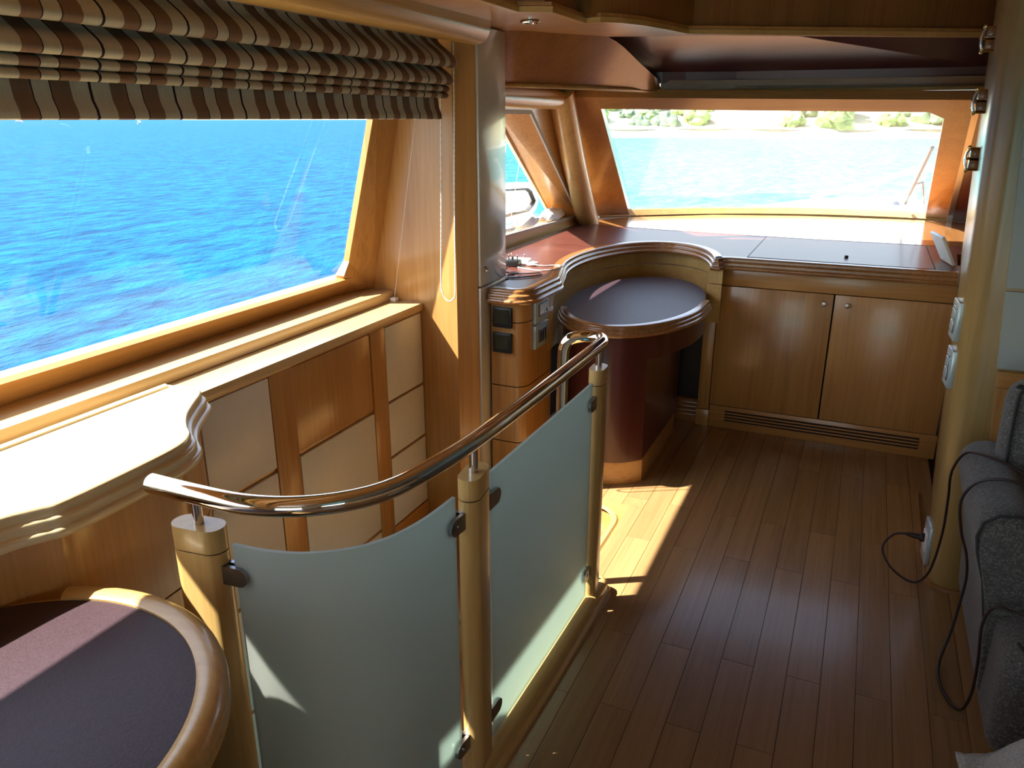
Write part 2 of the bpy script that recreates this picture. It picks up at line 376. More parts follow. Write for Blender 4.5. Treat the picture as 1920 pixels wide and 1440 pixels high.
# stair opening: nosing with a rounded corner, inside lining, treads
nose = [(-0.765, 1.30)] + [(-0.765, 2.78)] + [(-0.915 + 0.15 * math.cos(math.radians(a)), 2.79 + 0.15 * math.sin(math.radians(a))) for a in range(0, 91, 10)] + [(-1.45, 2.94)]
sweep('trim_1', nose[::-1], [(-0.004, -0.10), (0.0, -0.10), (0.0, -0.006), (0.006, 0.0), (0.010, 0.004), (0.028, 0.004), (0.032, -0.001), (-0.004, -0.02)][::-1], M['paley'])
struct(bpy.data.objects['trim_1'], 'rounded wooden nosing round the stair opening')
sweep('trim_2', nose[::-1], [(0.0, -1.25), (0.02, -1.25), (0.02, -0.02), (0.0, -0.02)], M['woodz']); struct(bpy.data.objects['trim_2'], 'wooden lining of the stairwell below the floor')
stair = bpy.data.objects.new('trim_3', None); COL.objects.link(stair); struct(stair, 'wooden steps going down inside the railing')
for i, (y0, y1, z) in enumerate([(2.10, 2.93, -0.12), (1.80, 2.12, -0.33), (1.50, 1.82, -0.54), (1.20, 1.52, -0.75), (0.92, 1.22, -0.96)]):
    box('stair_tread', (-1.635, y0, z - 0.03), (-0.79, y1, z), M['plank'], stair, 0.006)
    box('stair_riser', (-1.635, y0 + 0.012, z - 0.20), (-0.79, y0 + 0.03, z - 0.03), M['woodx'], stair)

# ---- left wall: core, wooden grid, white panels
wl = bpy.data.objects.new('wall_left', None); COL.objects.link(wl); struct(wl, 'left wall of white and wooden panels under the big window')
box('wall_core', (-1.90, 0.90, -1.3), (-1.652, 2.75, 0.84), M['woodz'], wl)
box('wall_core', (-1.90, -3.5, -1.3), (-1.652, 0.90, 0.84), M['woodz'], wl)
def wp(name, y0, y1, z0, z1, m, t=0.012, bev=0.002):
    return box(name, (-1.653, y0, z0), (-1.653 + t, y1, z1), m, wl, bev)
wp('rail', 1.30, 2.735, 0.832, 0.87, M['woody'], 0.013)
wp('stile', 1.795, 1.905, -1.2, 0.832, M['woodz'], 0.013); wp('stile', 2.36, 2.455, -0.06, 0.832, M['woodz'], 0.013)
wp('stile', 1.30, 1.50, -1.2, 0.832, M['woodz'], 0.013)
wp('baseboard', 2.455, 2.735, -0.12, -0.045, M['woody'], 0.013)
for z0, z1 in ((0.518, 0.828), (0.13, 0.50), (-0.27, 0.115), (-0.7, -0.285)): wp('panel', 1.504, 1.791, z0, z1, M['white'])
wp('panel', 1.909, 2.356, 0.525, 0.828, M['woodz'], 0.009)
for z0, z1 in ((0.0, 0.508), (-0.5, -0.015)): wp('panel', 1.909, 2.356, z0, z1, M['white'])
for z0, z1 in ((0.523, 0.828), (0.283, 0.510), (-0.038, 0.270)): wp('panel', 2.459, 2.733, z0, z1, M['white'])
# sills and window frame
box('sill', (-1.90, -3.4, 0.84), (-1.632, 2.74, 0.872), M['silly'], wl, 0.004)
box('sill', (-1.97, -3.4, 0.872), (-1.775, 2.755, 0.912), M['silly'], wl, 0.003)
# hull side below and above the glass
box('hull_side', (-2.02, -3.5, -1.3), (-1.965, 2.76, 0.97), M['hull'], wl)
w1 = bpy.data.objects.new('window_1', None); COL.objects.link(w1); struct(w1, 'big left window with honey wood frame, sea beyond')
def gx(z): return -1.90 + 0.28 * (z - 1.0)          # the glass leans inward
def prof_y(name, prof, y0, y1, mat, par):
    bm = bmesh.new(); A = [bm.verts.new((x, y0, z)) for x, z in prof]; Bq = [bm.verts.new((x, y1, z)) for x, z in prof]; n = len(prof)
    f = [bm.faces.new(A), bm.faces.new(Bq[::-1])]; [q.normal_update() for q in f]; bmesh.ops.triangulate(bm, faces=f)
    for k in range(n): bm.faces.new((A[k], A[(k + 1) % n], Bq[(k + 1) % n], Bq[k]))
    return from_bm(name, bm, mat, par)
prof_y('frame_bottom', [(-1.935, 0.905), (-1.878, 0.982), (-1.90, 0.990), (-1.935, 0.985), (-1.985, 0.905)], -3.2, 2.60, M['woody'], w1)
ZT = 1.617
fx = lambda z: -1.875 + 0.233 * (z - 0.913)
vs = [(fx(z), 2.744, z) for z in (0.905, 1.95)] + [(gx(z) + 0.004, 2.588, z) for z in (1.05, 1.70)] + [(gx(1.0) + 0.02, 2.545, 1.0), (-1.935, 2.60, 0.905), (fx(0.905), 2.80, 0.905), (fx(1.95), 2.80, 1.95), (gx(1.70) - 0.022, 2.588, 1.70), (gx(1.05) - 0.022, 2.588, 1.05), (gx(1.0) - 0.02, 2.545, 1.0), (gx(1.7) - 0.05, 2.8, 1.7), (-1.985, 2.8, 0.905)]
mesh('frame_side', vs, [(0, 1, 3, 2), (0, 2, 4, 5), (2, 3, 8, 9), (4, 2, 9, 10), (3, 1, 7, 11), (3, 11, 8), (9, 8, 11, 12), (10, 9, 12), (5, 4, 10, 12), (0, 5, 12, 6), (1, 0, 6, 7), (6, 12, 11, 7)], M['woodz'], w1)
mesh('pane', [(gx(0.98) - 0.012, -3.2, 0.98), (gx(0.98) - 0.012, 2.62, 0.98), (gx(1.70) - 0.012, 2.62, 1.70), (gx(1.70) - 0.012, -3.2, 1.70)], [(0, 1, 2, 3)], M['glass'], w1)
prof_y('frame_top', [(gx(ZT) + 0.01, ZT), (gx(ZT) - 0.035, ZT + 0.07), (gx(1.95) - 0.035, 1.95), (gx(1.95) + 0.06, 1.95), (gx(ZT) + 0.05, ZT + 0.05)], -3.4, 2.75, M['woody'], w1)
box('frame_side', (-1.985, -3.5, 0.9), (-1.70, -3.2, 1.95), M['woodz'], w1)

# ---- aft facing end panel and pillar next to the tall locker
prism('wall_front', [(-1.655, 2.742), (-1.472, 2.742), (-1.408, 2.806), (-1.408, 2.812), (-1.655, 2.812)], -1.2, 1.95, M['woodz'])
struct(bpy.data.objects['wall_front'], 'honey wood pillar and end panel beside the blind')

mesh('end_panel', [(-1.655, 2.744, 0.85), (-1.655, 2.744, 1.95), (fx(1.95), 2.744, 1.95), (fx(0.85), 2.744, 0.85), (-1.655, 2.80, 0.85), (-1.655, 2.80, 1.95), (fx(1.95), 2.80, 1.95), (fx(0.85), 2.80, 0.85)], [(0, 1, 2, 3), (4, 7, 6, 5), (0, 3, 7, 4), (1, 5, 6, 2), (2, 6, 7, 3), (0, 4, 5, 1)], M['woodz'], bpy.data.objects['wall_front'])
# ---- pelmet moulding over the blind (rounded) and soffit
bm = bmesh.new()
pp = [(-1.375 + 0.062 * math.cos(math.radians(a)), 1.915 + 0.062 * math.sin(math.radians(a))) for a in range(-180, 1, 15)] + [(-1.313, 1.955), (-1.62, 1.955), (-1.62, 1.915)]
add_sweep(bm, [(0, -3.4), (0, 2.752)], [(x, z) for x, z in pp])
o = from_bm('trim_4', bm, M['paley'], None, 'auto'); struct(o, 'rounded pale wood pelmet moulding above the striped blind')

ceiling = bpy.data.objects.new('ceiling', None); COL.objects.link(ceiling); struct(ceiling, 'stepped wooden ceiling with scalloped soffit')
edge = [(-1.115, -3.5), (-1.115, 2.30), (-1.12, 2.55), (-1.02, 2.60), (-1.022, 2.94), (-0.96, 2.93), (-0.90, 2.98), (-0.845, 3.10), (-0.80, 3.27), (-0.758, 3.47), (-0.70, 3.50), (0.46, 4.15), (2.3, 4.6)]
front_t = [(2.3, 4.75), (0.44, 4.24), (-0.70, 3.60), (-0.85, 3.56), (-1.105, 3.485)]      # forward rim of the soffit over the maroon visor
outer = [(-1.25, 3.28), (-1.38, 3.08), (-1.76, 3.08), (-1.76, -3.5)]
prism('soffit', edge + front_t + outer, 1.932, 1.96, M['woodx'], ceiling)
# vertical fascia round the raised centre (plan follows the scalloped edge, set back)
fas = [(x - 0.035, y + 0.0) if y < 3.3 else (x, y + 0.05) for x, y in edge]
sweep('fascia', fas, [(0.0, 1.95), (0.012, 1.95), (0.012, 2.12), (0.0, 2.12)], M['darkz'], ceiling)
sweep('edge_bead', edge, [(0.006, 1.928), (0.006, 1.946), (-0.004, 1.95), (-0.02, 1.95), (-0.02, 1.928)], M['palex'], ceiling)
prism('ceiling_panel', [(-1.76, -3.5), (2.3, -3.5), (2.3, 4.4), (-1.2, 4.35), (-1.76, 4.0)], 2.10, 2.13, M['woodx'], ceiling)
for k in range(14): box('ceiling_board', (-1.05, 2.1 + 0.33 * k - 2.4, 2.088), (2.2, 2.1 + 0.33 * (k + 1) - 2.41, 2.1), M['woodx'], ceiling, 0.003)
# valance: left tall board then low lip across the windscreen
vb = [(-1.70, 3.20), (-1.487, 3.272), (-1.375, 3.45), (-1.268, 3.70), (-1.15, 4.05), (-1.072, 4.33)]
vt = [(-1.70, 3.02), (-1.38, 3.08), (-1.25, 3.26), (-1.105, 3.485), (-1.075, 3.95), (-1.065, 4.27)]
zt = [1.932, 1.932, 1.932, 1.932, 1.845, 1.785]
B = smooth_path([(x, y, 1.74) for x, y in vb], 5); T = smooth_path([(x, y, z) for (x, y), z in zip(vt, zt)], 5)
bm = bmesh.new(); n = len(B); off = Vector((-0.02, 0.015, 0))
a = [bm.verts.new(p) for p in B]; b = [bm.verts.new(p) for p in T]; c = [bm.verts.new(p + off) for p in B]; d = [bm.verts.new(p + off) for p in T]
for i in range(n - 1):
    bm.faces.new((a[i], a[i + 1], b[i + 1], b[i])); bm.faces.new((c[i], d[i], d[i + 1], c[i + 1])); bm.faces.new((a[i], c[i], c[i + 1], a[i + 1])); bm.faces.new((b[i], b[i + 1], d[i + 1], d[i]))
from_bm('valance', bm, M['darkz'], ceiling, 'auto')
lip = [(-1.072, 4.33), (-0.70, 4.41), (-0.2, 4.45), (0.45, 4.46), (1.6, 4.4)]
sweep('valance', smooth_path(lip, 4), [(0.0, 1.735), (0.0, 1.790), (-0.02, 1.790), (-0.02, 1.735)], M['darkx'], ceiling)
full = [(-1.70, 3.20), (-1.487, 3.272), (-1.375, 3.45), (-1.268, 3.70), (-1.15, 4.05), (-1.072, 4.33), (-0.70, 4.41), (-0.2, 4.45), (0.45, 4.46), (1.6, 4.4)]
fullp = smooth_path(full, 4)
sweep('edge_bead', fullp, [(0.008, 1.728), (0.012, 1.735), (0.008, 1.744), (-0.03, 1.744), (-0.03, 1.728)], M['palex'], ceiling)
# maroon headliner panel behind the lip
mr = [(-1.34, 3.40), (-1.10, 3.55), (-0.85, 3.60), (-0.70, 3.62), (0.44, 4.26), (1.6, 4.60)]
ml = [(-1.34, 4.25), (-1.065, 4.30), (-0.95, 4.34), (-0.70, 4.40), (0.45, 4.46), (1.6, 4.42)]
R = [Vector((x, y, 1.985)) for x, y in mr]; Q = [Vector((x, y + 0.02, 1.83)) for x, y in ml]; Q2 = [Vector((x, y + 0.03, 1.775)) for x, y in ml]
vs = R + Q + Q2; k = 6
mesh('headliner', vs, [(i, i + 1, k + i + 1, k + i) for i in range(5)] + [(k + i, k + i + 1, 2 * k + i + 1, 2 * k + i) for i in range(5)], M['visor'], ceiling, False)
# lower soffit between valance and windows
low_out = [(1.9, 4.48), (0.5, 4.52), (-0.5, 4.50), (-1.2, 4.38), (-1.50, 4.22), (-1.75, 3.8), (-1.80, 3.2)]
prism('soffit', [(p.x, p.y) for p in fullp] + low_out, 1.744, 1.76, M['woodx'], ceiling)


# ---- forward left window (small, raked) : window_2
w2 = bpy.data.objects.new('window_2', None); COL.objects.link(w2); struct(w2, 'small raked side window beside the tall locker')
def X2(z): return -1.75 + 0.22 * (z - 0.98)
op = [(2.9, 1.003), (5.03, 0.975), (3.83, 1.638), (2.9, 1.638)]       # opening (y,z)
outp = [(2.82, 0.90), (5.30, 0.90), (4.05, 1.75), (2.82, 1.75)]
q4 = [(i, (i + 1) % 4) for i in range(4)]
vs = [(X2(z), y, z) for y, z in op] + [(X2(z), y, z) for y, z in outp] + [(X2(z) - 0.02, y, z) for y, z in op] + [(X2(z) - 0.02, y, z) for y, z in outp]
fs = [(i, k, 4 + k, 4 + i) for i, k in q4] + [(8 + i, 12 + i, 12 + k, 8 + k) for i, k in q4] + [(i, 8 + i, 8 + k, k) for i, k in q4] + [(4 + i, 4 + k, 12 + k, 12 + i) for i, k in q4]
mesh('frame_board', vs, fs, M['paley'], w2)
def strip_yz(name, ring, x0, w, t, mat, par):
    """flat ring of width w just inside an outline in (y, z); x0 is a number or a function of z"""
    xf = x0 if callable(x0) else (lambda z: x0)
    bm = bmesh.new(); m = len(ring); cen = Vector((sum(p[0] for p in ring) / m, sum(p[1] for p in ring) / m)); ins = []
    for i in range(m):
        p0, p1, p2 = Vector(ring[i - 1]), Vector(ring[i]), Vector(ring[(i + 1) % m])
        d1 = (p1 - p0).normalized(); d2 = (p2 - p1).normalized(); n1 = Vector((-d1.y, d1.x)); n2 = Vector((-d2.y, d2.x))
        if n1.dot(cen - p1) < 0: n1 = -n1
        if n2.dot(cen - p1) < 0: n2 = -n2
        nn = (n1 + n2).normalized(); ins.append(p1 + nn * (w / max(0.35, nn.dot(n1))))
    A = [bm.verts.new((xf(p[1]) + t, p[0], p[1])) for p in ring]; Bv = [bm.verts.new((xf(p.y) + t, p.x, p.y)) for p in ins]
    C = [bm.verts.new((xf(p[1]), p[0], p[1])) for p in ring]; D = [bm.verts.new((xf(p.y), p.x, p.y)) for p in ins]
    for i in range(m):
        j = (i + 1) % m
        bm.faces.new((A[i], A[j], Bv[j], Bv[i])); bm.faces.new((C[i], D[i], D[j], C[j])); bm.faces.new((A[i], C[i], C[j], A[j])); bm.faces.new((Bv[i], Bv[j], D[j], D[i]))
    return from_bm(name, bm, mat, par)
strip_yz('trim_strip', op, lambda z: X2(z) - 0.004, 0.018, 0.010, M['liner'], w2)
op2 = [(2.9, 0.99), (5.00, 0.965), (3.74, 1.622), (2.9, 1.622)]
gl = lambda z: gx(z) - 0.02
vs = [(X2(z) - 0.01, y, z) for y, z in op] + [(gl(z), y, z) for y, z in op2]
mesh('reveal', vs, [(0, 1, 5, 4), (1, 2, 6, 5), (2, 3, 7, 6)], M['woodz'], w2)
op3 = [(2.9, 1.005), (4.945, 0.985), (3.72, 1.605), (2.9, 1.605)]
vs = [(gl(z), y, z) for y, z in op2] + [(gl(z), y, z) for y, z in op3] + [(gl(z) - 0.02, y, z) for y, z in op3] + [(gl(z) - 0.02, y, z) for y, z in op2]
mesh('frame_bead', vs, [(i, k, 4 + k, 4 + i) for i, k in q4] + [(4 + i, 4 + k, 8 + k, 8 + i) for i, k in q4], M['paley'], w2)
mesh('pane', [(gl(z) - 0.01, y, z) for y, z in op3], [(0, 1, 2, 3)], M['glass'], w2)
vs = [(gl(z) - 0.021, y, z) for y, z in op2] + [(gl(z) - 0.021, y, z) for y, z in [(2.8, 0.9), (5.25, 0.9), (3.95, 1.72), (2.8, 1.72)]]
mesh('hull_side', vs, [(i, k, 4 + k, 4 + i) for i, k in q4], M['hull'], w2)
mesh('hull_side', [(-2.0, 2.75, -1.3), (-2.0, 6.0, -1.3), (-2.0, 6.0, 0.62), (-1.96, 5.45, 0.9), (-1.96, 2.75, 0.9)], [(0, 1, 2, 3, 4)], M['hull'], w2)
# rounded head moulding and rounded forward post
tube('head_moulding', [(-1.555, 2.9, 1.695), (-1.555, 4.10, 1.695)], 0.05, M['paley'], w2, 16)
pts = [(-1.545, 4.08, 1.735), (-1.55, 4.12, 1.69), (-1.60, 4.44, 1.40), (-1.665, 4.84, 1.10), (-1.70, 5.09, 0.915)]
tube('post_moulding', pts, 0.072, M['palez'], w2, 18)

# ---- windscreen : window_3
w3 = bpy.data.objects.new('window_3', None); COL.objects.link(w3); struct(w3, 'wide raked windscreen above the dash with wooden surround')
def yb(x): return 6.25 - 0.24 * (x - 0.15) ** 2
def yt(x): return 4.55 - 0.10 * (x - 0.15) ** 2
def SS(u, v, d=0.0):
    xb = -1.55 + 1.95 * u; xt = -1.39 + 1.69 * u
    b = Vector((xb, yb(xb), 0.952)); t = Vector((xt, yt(xt), 1.660 - 0.021 * u))
    p = b.lerp(t, v)
    return p + Vector((0, 0.42, 0.9)).normalized() * d
def patch(name, u0, u1, v0, v1, d0, d1, mat, par, nu=14):
    bm = bmesh.new(); rows = []
    for i in range(nu + 1):
        u = u0 + (u1 - u0) * i / nu
        rows.append([bm.verts.new(SS(u, v0, d0)), bm.verts.new(SS(u, v1, d0)), bm.verts.new(SS(u, v1, d1)), bm.verts.new(SS(u, v0, d1))])
    for A, Bq in zip(rows, rows[1:]):
        for k in range(4): bm.faces.new((A[k], A[(k + 1) % 4], Bq[(k + 1) % 4], Bq[k]))
    bm.faces.new(rows[0][::-1]); bm.faces.new(rows[-1])
    return from_bm(name, bm, mat, par, 'auto')
patch('frame_side', -0.115, 0.0, -0.03, 1.08, -0.012, 0.035, M['woodz'], w3, 3)
patch('frame_side', 1.0, 1.068, -0.03, 1.08, -0.012, 0.035, M['woodz'], w3, 3)
patch('frame_top', 0.0, 1.0, 1.0, 1.08, -0.012, 0.035, M['woodx'], w3)
patch('jamb_strip', 1.068, 1.085, -0.03, 1.08, -0.03, 0.03, M['nickel'], w3, 2)
patch('jamb_panel', 1.085, 1.6, -0.03, 1.08, -0.02, 0.02, M['maroonz'], w3, 4)
patch('frame_bottom', -0.09, 1.10, -0.035, 0.0, -0.02, 0.03, M['palex'], w3)
mesh('frame_corner', [SS(0.955, 1.0, -0.01), SS(1.0, 1.0, -0.01), SS(1.0, 0.955, -0.01), SS(0.955, 1.0, 0.03), SS(1.0, 1.0, 0.03), SS(1.0, 0.955, 0.03)], [(0, 1, 2), (3, 5, 4), (0, 2, 5, 3)], M['woodx'], w3)
bm = bmesh.new(); rows = [[bm.verts.new(SS(i / 16, 0, 0.02)), bm.verts.new(SS(i / 16, 1.0, 0.02))] for i in range(17)]
for A, Bq in zip(rows, rows[1:]): bm.faces.new((A[0], A[1], Bq[1], Bq[0]))
from_bm('pane', bm, M['screen_glass'], w3, True)

fh = [(-1.99, 5.3), (-1.74, 5.36)] + [(x / 10, yb(x / 10) + 0.02) for x in range(-15, 9)] + [(1.6, 5.85), (2.3, 5.4)]
sweep('hull_front', fh, [(-0.03, -1.3), (0.0, -1.3), (0.0, 0.925), (-0.03, 0.925)], M['hull'], w3)
# ---- roof outside
roof = bpy.data.objects.new('roof', None); COL.objects.link(roof); struct(roof, 'white moulded roof of the deckhouse')
prism('roof_shell', [(-1.99, -3.6), (2.4, -3.6), (2.4, 4.3), (0.15, 4.43), (-1.2, 4.30), (-1.7, 4.1), (-1.99, 3.9)], 2.14, 2.22, M['hull'], roof)
box('roof_side', (-1.80, -3.6, 1.75), (-1.765, 3.9, 2.15), M['hull'], roof)
sweep('roof_brow', smooth_path([(-1.80, 3.95), (-1.56, 4.30), (-1.2, 4.47), (0.15, 4.62), (1.6, 4.56), (2.4, 4.4)], 5), [(0.0, 1.72), (0.0, 2.2), (0.03, 2.2), (0.03, 1.72)], M['hull'], roof)

prism('soffit', [(0.285, 2.775), (0.285, -2.0), (2.2, -2.0), (2.2, 2.775)], 1.93, 1.96, M['bluegrey'], ceiling)
box('edge_bead', (0.278, -2.0, 1.926), (0.285, 2.775, 1.962), M['whitep'], ceiling)
# ---- right bulkhead (leans inward a little), pillar edge rounded
LEAN = lambda z: (-0.048 * z, 0)
wr = bpy.data.objects.new('wall_right', None); COL.objects.link(wr); struct(wr, 'right bulkhead with rounded wooden edge and white panels')
corner = [(0.385 + 0.075 - 0.075 * math.cos(math.radians(a)), 2.875 - 0.075 * math.sin(math.radians(a))) for a in range(0, 91, 10)]
prism('bulkhead', [(0.535, 4.6), (0.392, 3.02)] + corner + [(2.2, 2.80), (2.2, 4.6)], 0.0, 2.1, M['dim_palez'], wr, LEAN)
# white strip on the inboard face, beyond the wood edge
mesh('panel', [(0.502 - 0.012 - 0.048 * z + (y - 4.05) * 0.092, y, z) for y, z in ((3.05, 0.95), (4.5, 0.95), (4.5, 1.93), (3.05, 1.93))] + [(0.53 - 0.048 * z + (y - 4.05) * 0.092, y, z) for y, z in ((3.05, 0.95), (4.5, 0.95), (4.5, 1.93), (3.05, 1.93))], [(0, 1, 2, 3), (4, 5, 6, 7), (0, 1, 5, 4), (1, 2, 6, 5), (2, 3, 7, 6), (3, 0, 4, 7)], M['locker'], wr)
def bp_(y, x0, x1, z0, z1, t, mat, name='panel'):
    lx = lambda x, z: x - 0.083 * z
    vs = [(lx(x0, z0), y, z0), (x1, y, z0), (x1, y, z1), (lx(x0, z1), y, z1)]; vs += [(v[0], y - t, v[2]) for v in vs]
    return mesh(name, vs, [(0, 1, 2, 3), (7, 6, 5, 4), (0, 4, 5, 1), (1, 5, 6, 2), (2, 6, 7, 3), (3, 7, 4, 0)], mat, wr)
for z0, z1 in ((0.842, 1.091), (1.102, 1.48), (1.49, 1.9)): bp_(2.80, 0.527, 2.18, z0, z1, 0.01, M['bluegrey'])
bp_(2.80, 0.53, 2.18, 0.78, 0.832, 0.012, M['woodx'], 'rail'); bp_(2.80, 0.53, 2.18, 0.05, 0.775, 0.006, M['woodz'], 'panel')
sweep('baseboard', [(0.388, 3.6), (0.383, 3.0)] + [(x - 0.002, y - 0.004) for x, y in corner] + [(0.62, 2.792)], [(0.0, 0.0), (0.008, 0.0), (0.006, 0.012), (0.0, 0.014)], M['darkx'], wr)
# starboard side of the saloon and the aft end, out of frame, with openings sized for the fill light
wr2 = bpy.data.objects.new('wall_starboard', None); COL.objects.link(wr2); struct(wr2)
box('wall_core', (2.2, -3.5, -0.1), (2.26, 2.80, 0.95), M['woodz'], wr2); box('wall_core', (2.2, -3.5, 1.65), (2.26, 2.80, 2.1), M['woodz'], wr2)
box('wall_core', (2.2, -1.2, 0.95), (2.26, 2.80, 1.65), M['woodz'], wr2); box('mullion', (2.2, -3.5, 0.95), (2.26, -3.2, 1.65), M['woodz'], wr2)
box('wall_core', (2.2, 2.8, -0.1), (2.26, 6.6, 2.1), M['woodz'], wr2)
wa = bpy.data.objects.new('wall_back', None); COL.objects.link(wa); struct(wa)
box('wall_core', (-2.0, -3.56, -0.1), (-0.6, -3.5, 2.1), M['woodz'], wa); box('wall_core', (1.0, -3.56, -0.1), (2.26, -3.5, 2.1), M['woodz'], wa); box('wall_core', (-0.6, -3.56, 1.55), (1.0, -3.5, 2.1), M['woodz'], wa)

# ================================================================== FURNITURE
# ---- tall locker
lk = thing('tall_locker', 'tall narrow off-white locker with wooden pillar on its left side', 'locker', (-1.47, 2.93, 0.0))
box('carcass', (-1.55, 2.815, 0.0), (-1.412, 3.065, 1.93), M['woodz'], lk)
d = box('door', (-1.411, 2.812, 0.945), (-1.397, 3.062, 1.925), M['locker'], lk, 0.002)
lathe('knob', [(0.012, 0.0), (0.012, 0.005), (0.009, 0.009), (0.006, 0.008), (0.003, 0.004)], M['nickel'], d, (-1.398, 2.855, 1.012), (1, 0, 0))
box('door', (-1.411, 2.812, 0.03), (-1.397, 3.062, 0.938), M['locker'], lk, 0.002)

# ---- built-in console: counter, recess, corner column, desk
E1 = dict(cx=-0.985, cy=3.78, ax=0.35, ay=0.63)
arc = circ(-0.985, 3.78, 0.35, 0.635, 222, 12, 30)        # recess edge, from the front left round the back to the right
front = [(-1.385, 2.868), (-1.29, 2.866), (-1.255, 2.872), (-1.225, 2.90), (-1.212, 2.95), (-1.207, 3.10), (-1.205, 3.20), (-1.222, 3.245)]
right = [(-0.640, 3.985), (-0.625, 4.018), (-0.58, 4.03), (0.36, 4.042), (0.435, 4.045)]
edge_path = smooth_path(front, 3) + [Vector((x, y)) for x, y in arc[1:-1]] + [Vector(p) for p in right]
edge_path = [Vector((p[0], p[1], 0)) for p in edge_path]
ep = [(p.x, p.y) for p in edge_path]
ct = thing('counter', 'dark maroon veneered counter with stepped wooden edge below the windscreen', 'counter', (-0.6, 4.9, 0.86))
back = [(0.472, 4.62), (0.70, 4.64), (0.72, 5.4), (0.9, 6.05), (0.4, 6.12), (-0.4, 6.05), (-1.0, 5.86), (-1.55, 5.45), (-1.74, 5.1), (-1.74, 3.08), (-1.385, 3.08)]
prism('top_slab', ep + back, 0.872, 0.925, M['edge'], ct)
sweep('edge_moulding', ep, step_prof(0.03, 0.932, 3, 0.010, 0.020, -0.035), M['edge'], ct)
# inset veneer follows the same edge, set in
def inset(path, d):
    out = []
    for i, p in enumerate(path):
        a = path[max(0, i - 1)]; b = path[min(len(path) - 1, i + 1)]
        t = Vector((b[0] - a[0], b[1] - a[1])).normalized(); out.append((p[0] - t.y * d, p[1] + t.x * d))
    return out
iv = [p for p in inset(ep, 0.03)]
prism('veneer_top', iv[:-1] + [(0.435, 4.085)] + back, 0.925, 0.930, M['veneer'], ct)
# raised ledge at the foot of the windscreen
led = [(-1.74, 5.02), (-1.55, 4.98), (-1.2, 4.93), (-0.8, 4.90), (-0.3, 4.88), (0.3, 4.89), (0.62, 4.93), (0.72, 5.4), (0.9, 6.05), (0.4, 6.13), (-0.4, 6.06), (-1.0, 5.87), (-1.55, 5.46), (-1.74, 5.11)]
prism('ledge', led, 0.930, 0.9315, M['edge'], ct)  # lighter wood than the dash veneer, standing for sun glare
for x0, x1 in ((-0.508, 0.338),): prism('hatch_lid', [(x0, 4.09), (x1, 4.095), (x1, 4.86), (x0, 4.855)], 0.930, 0.9325, M['veneer'], ct)
for x in (-0.511, 0.341): box('hatch_joint', (x - 0.0025, 4.085, 0.930), (x + 0.0025, 4.86, 0.9312), M['seam'], ct)
lathe('hatch_pull', [(0.008, 0.0), (0.010, 0.004), (0.009, 0.012), (0.004, 0.014)], M['black'], ct, (-0.05, 4.26, 0.932), (0, 0, 1), 12)
# curved back wall of the desk recess
wallp = inset(ep, 0.022)
i0 = next(i for i, p in enumerate(ep) if p[1] > 3.2 and p[0] < -1.2); i1 = max(i for i, p in enumerate(ep) if p[0] < -0.63 and p[1] > 3.97)
rw = wallp[i0 - 2:i1 + 2]
sweep('recess_wall', rw, [(0.0, 0.60), (0.0, 0.80), (-0.02, 0.80), (-0.02, 0.60)], M['paley'], ct)
sweep('recess_wall', rw, [(0.0, 0.804), (0.0, 0.875), (-0.02, 0.875), (-0.02, 0.804)], M['palez'], ct)

# corner column with displays and switch plates
cc = thing('corner_column', 'rounded honey wood column with two dark displays, beside the tall locker', 'cabinet', (-1.31, 3.0, 0.0))
cp = smooth_path([(-1.385, 2.884), (-1.285, 2.883), (-1.258, 2.890), (-1.238, 2.915), (-1.230, 2.96), (-1.228, 3.10), (-1.228, 3.19)], 4)
cpl = [(p.x, p.y) for p in cp] + [(-1.30, 3.30), (-1.385, 3.30)]
for z0, z1 in ((0.0, 0.24), (0.245, 0.50), (0.505, 0.785), (0.79, 0.872)): prism('body_section', cpl, z0, z1, M['woodz'], cc)
prism('core', [(x * 1.0 - 0.006 if x > -1.3 else x, y + 0.004) for x, y in cpl], 0.0, 0.872, M['seam'], cc)
for z0, z1 in ((0.804, 0.870), (0.795 - 0.005, 0.80)): pass
for z in (0.765, 0.655):
    dp = box('display', (-1.372, 2.866, z), (-1.285, 2.884, z + 0.086), M['black'], cc, 0.003)
    box('display_glass', (-1.362, 2.864, z + 0.018), (-1.296, 2.867, z + 0.078), M['screen'], dp)
for i, z in enumerate((0.768, 0.655)):
    pl = box('switch_plate', (-1.230, 2.965 , z), (-1.213, 3.115, z + 0.103), M['silver'], cc, 0.003)
    if i == 0:
        box('keypad_frame', (-1.214, 2.995, z + 0.028), (-1.2105, 3.09, z + 0.082), M['black'], pl)
        box('keypad', (-1.212, 2.998, z + 0.031), (-1.209, 3.087, z + 0.079), M['silver'], pl)
        for r in range(3):
            for c in range(3): box('key', (-1.2095, 3.004 + c * 0.022, z + 0.035 + r * 0.014), (-1.2070, 3.020 + c * 0.022, z + 0.045 + r * 0.014), M['whitep'], pl)
        box('key_slot', (-1.2095, 3.074, z + 0.036), (-1.2065, 3.084, z + 0.05), M['black'], pl)
    else:
        box('rocker_frame', (-1.214, 2.998, z + 0.025), (-1.2105, 3.078, z + 0.085), M['black'], pl)
        for c in range(3): box('rocker', (-1.212, 3.001 + c * 0.0255, z + 0.028), (-1.208, 3.0245 + c * 0.0255, z + 0.082), M['clamp'], pl, 0.002)

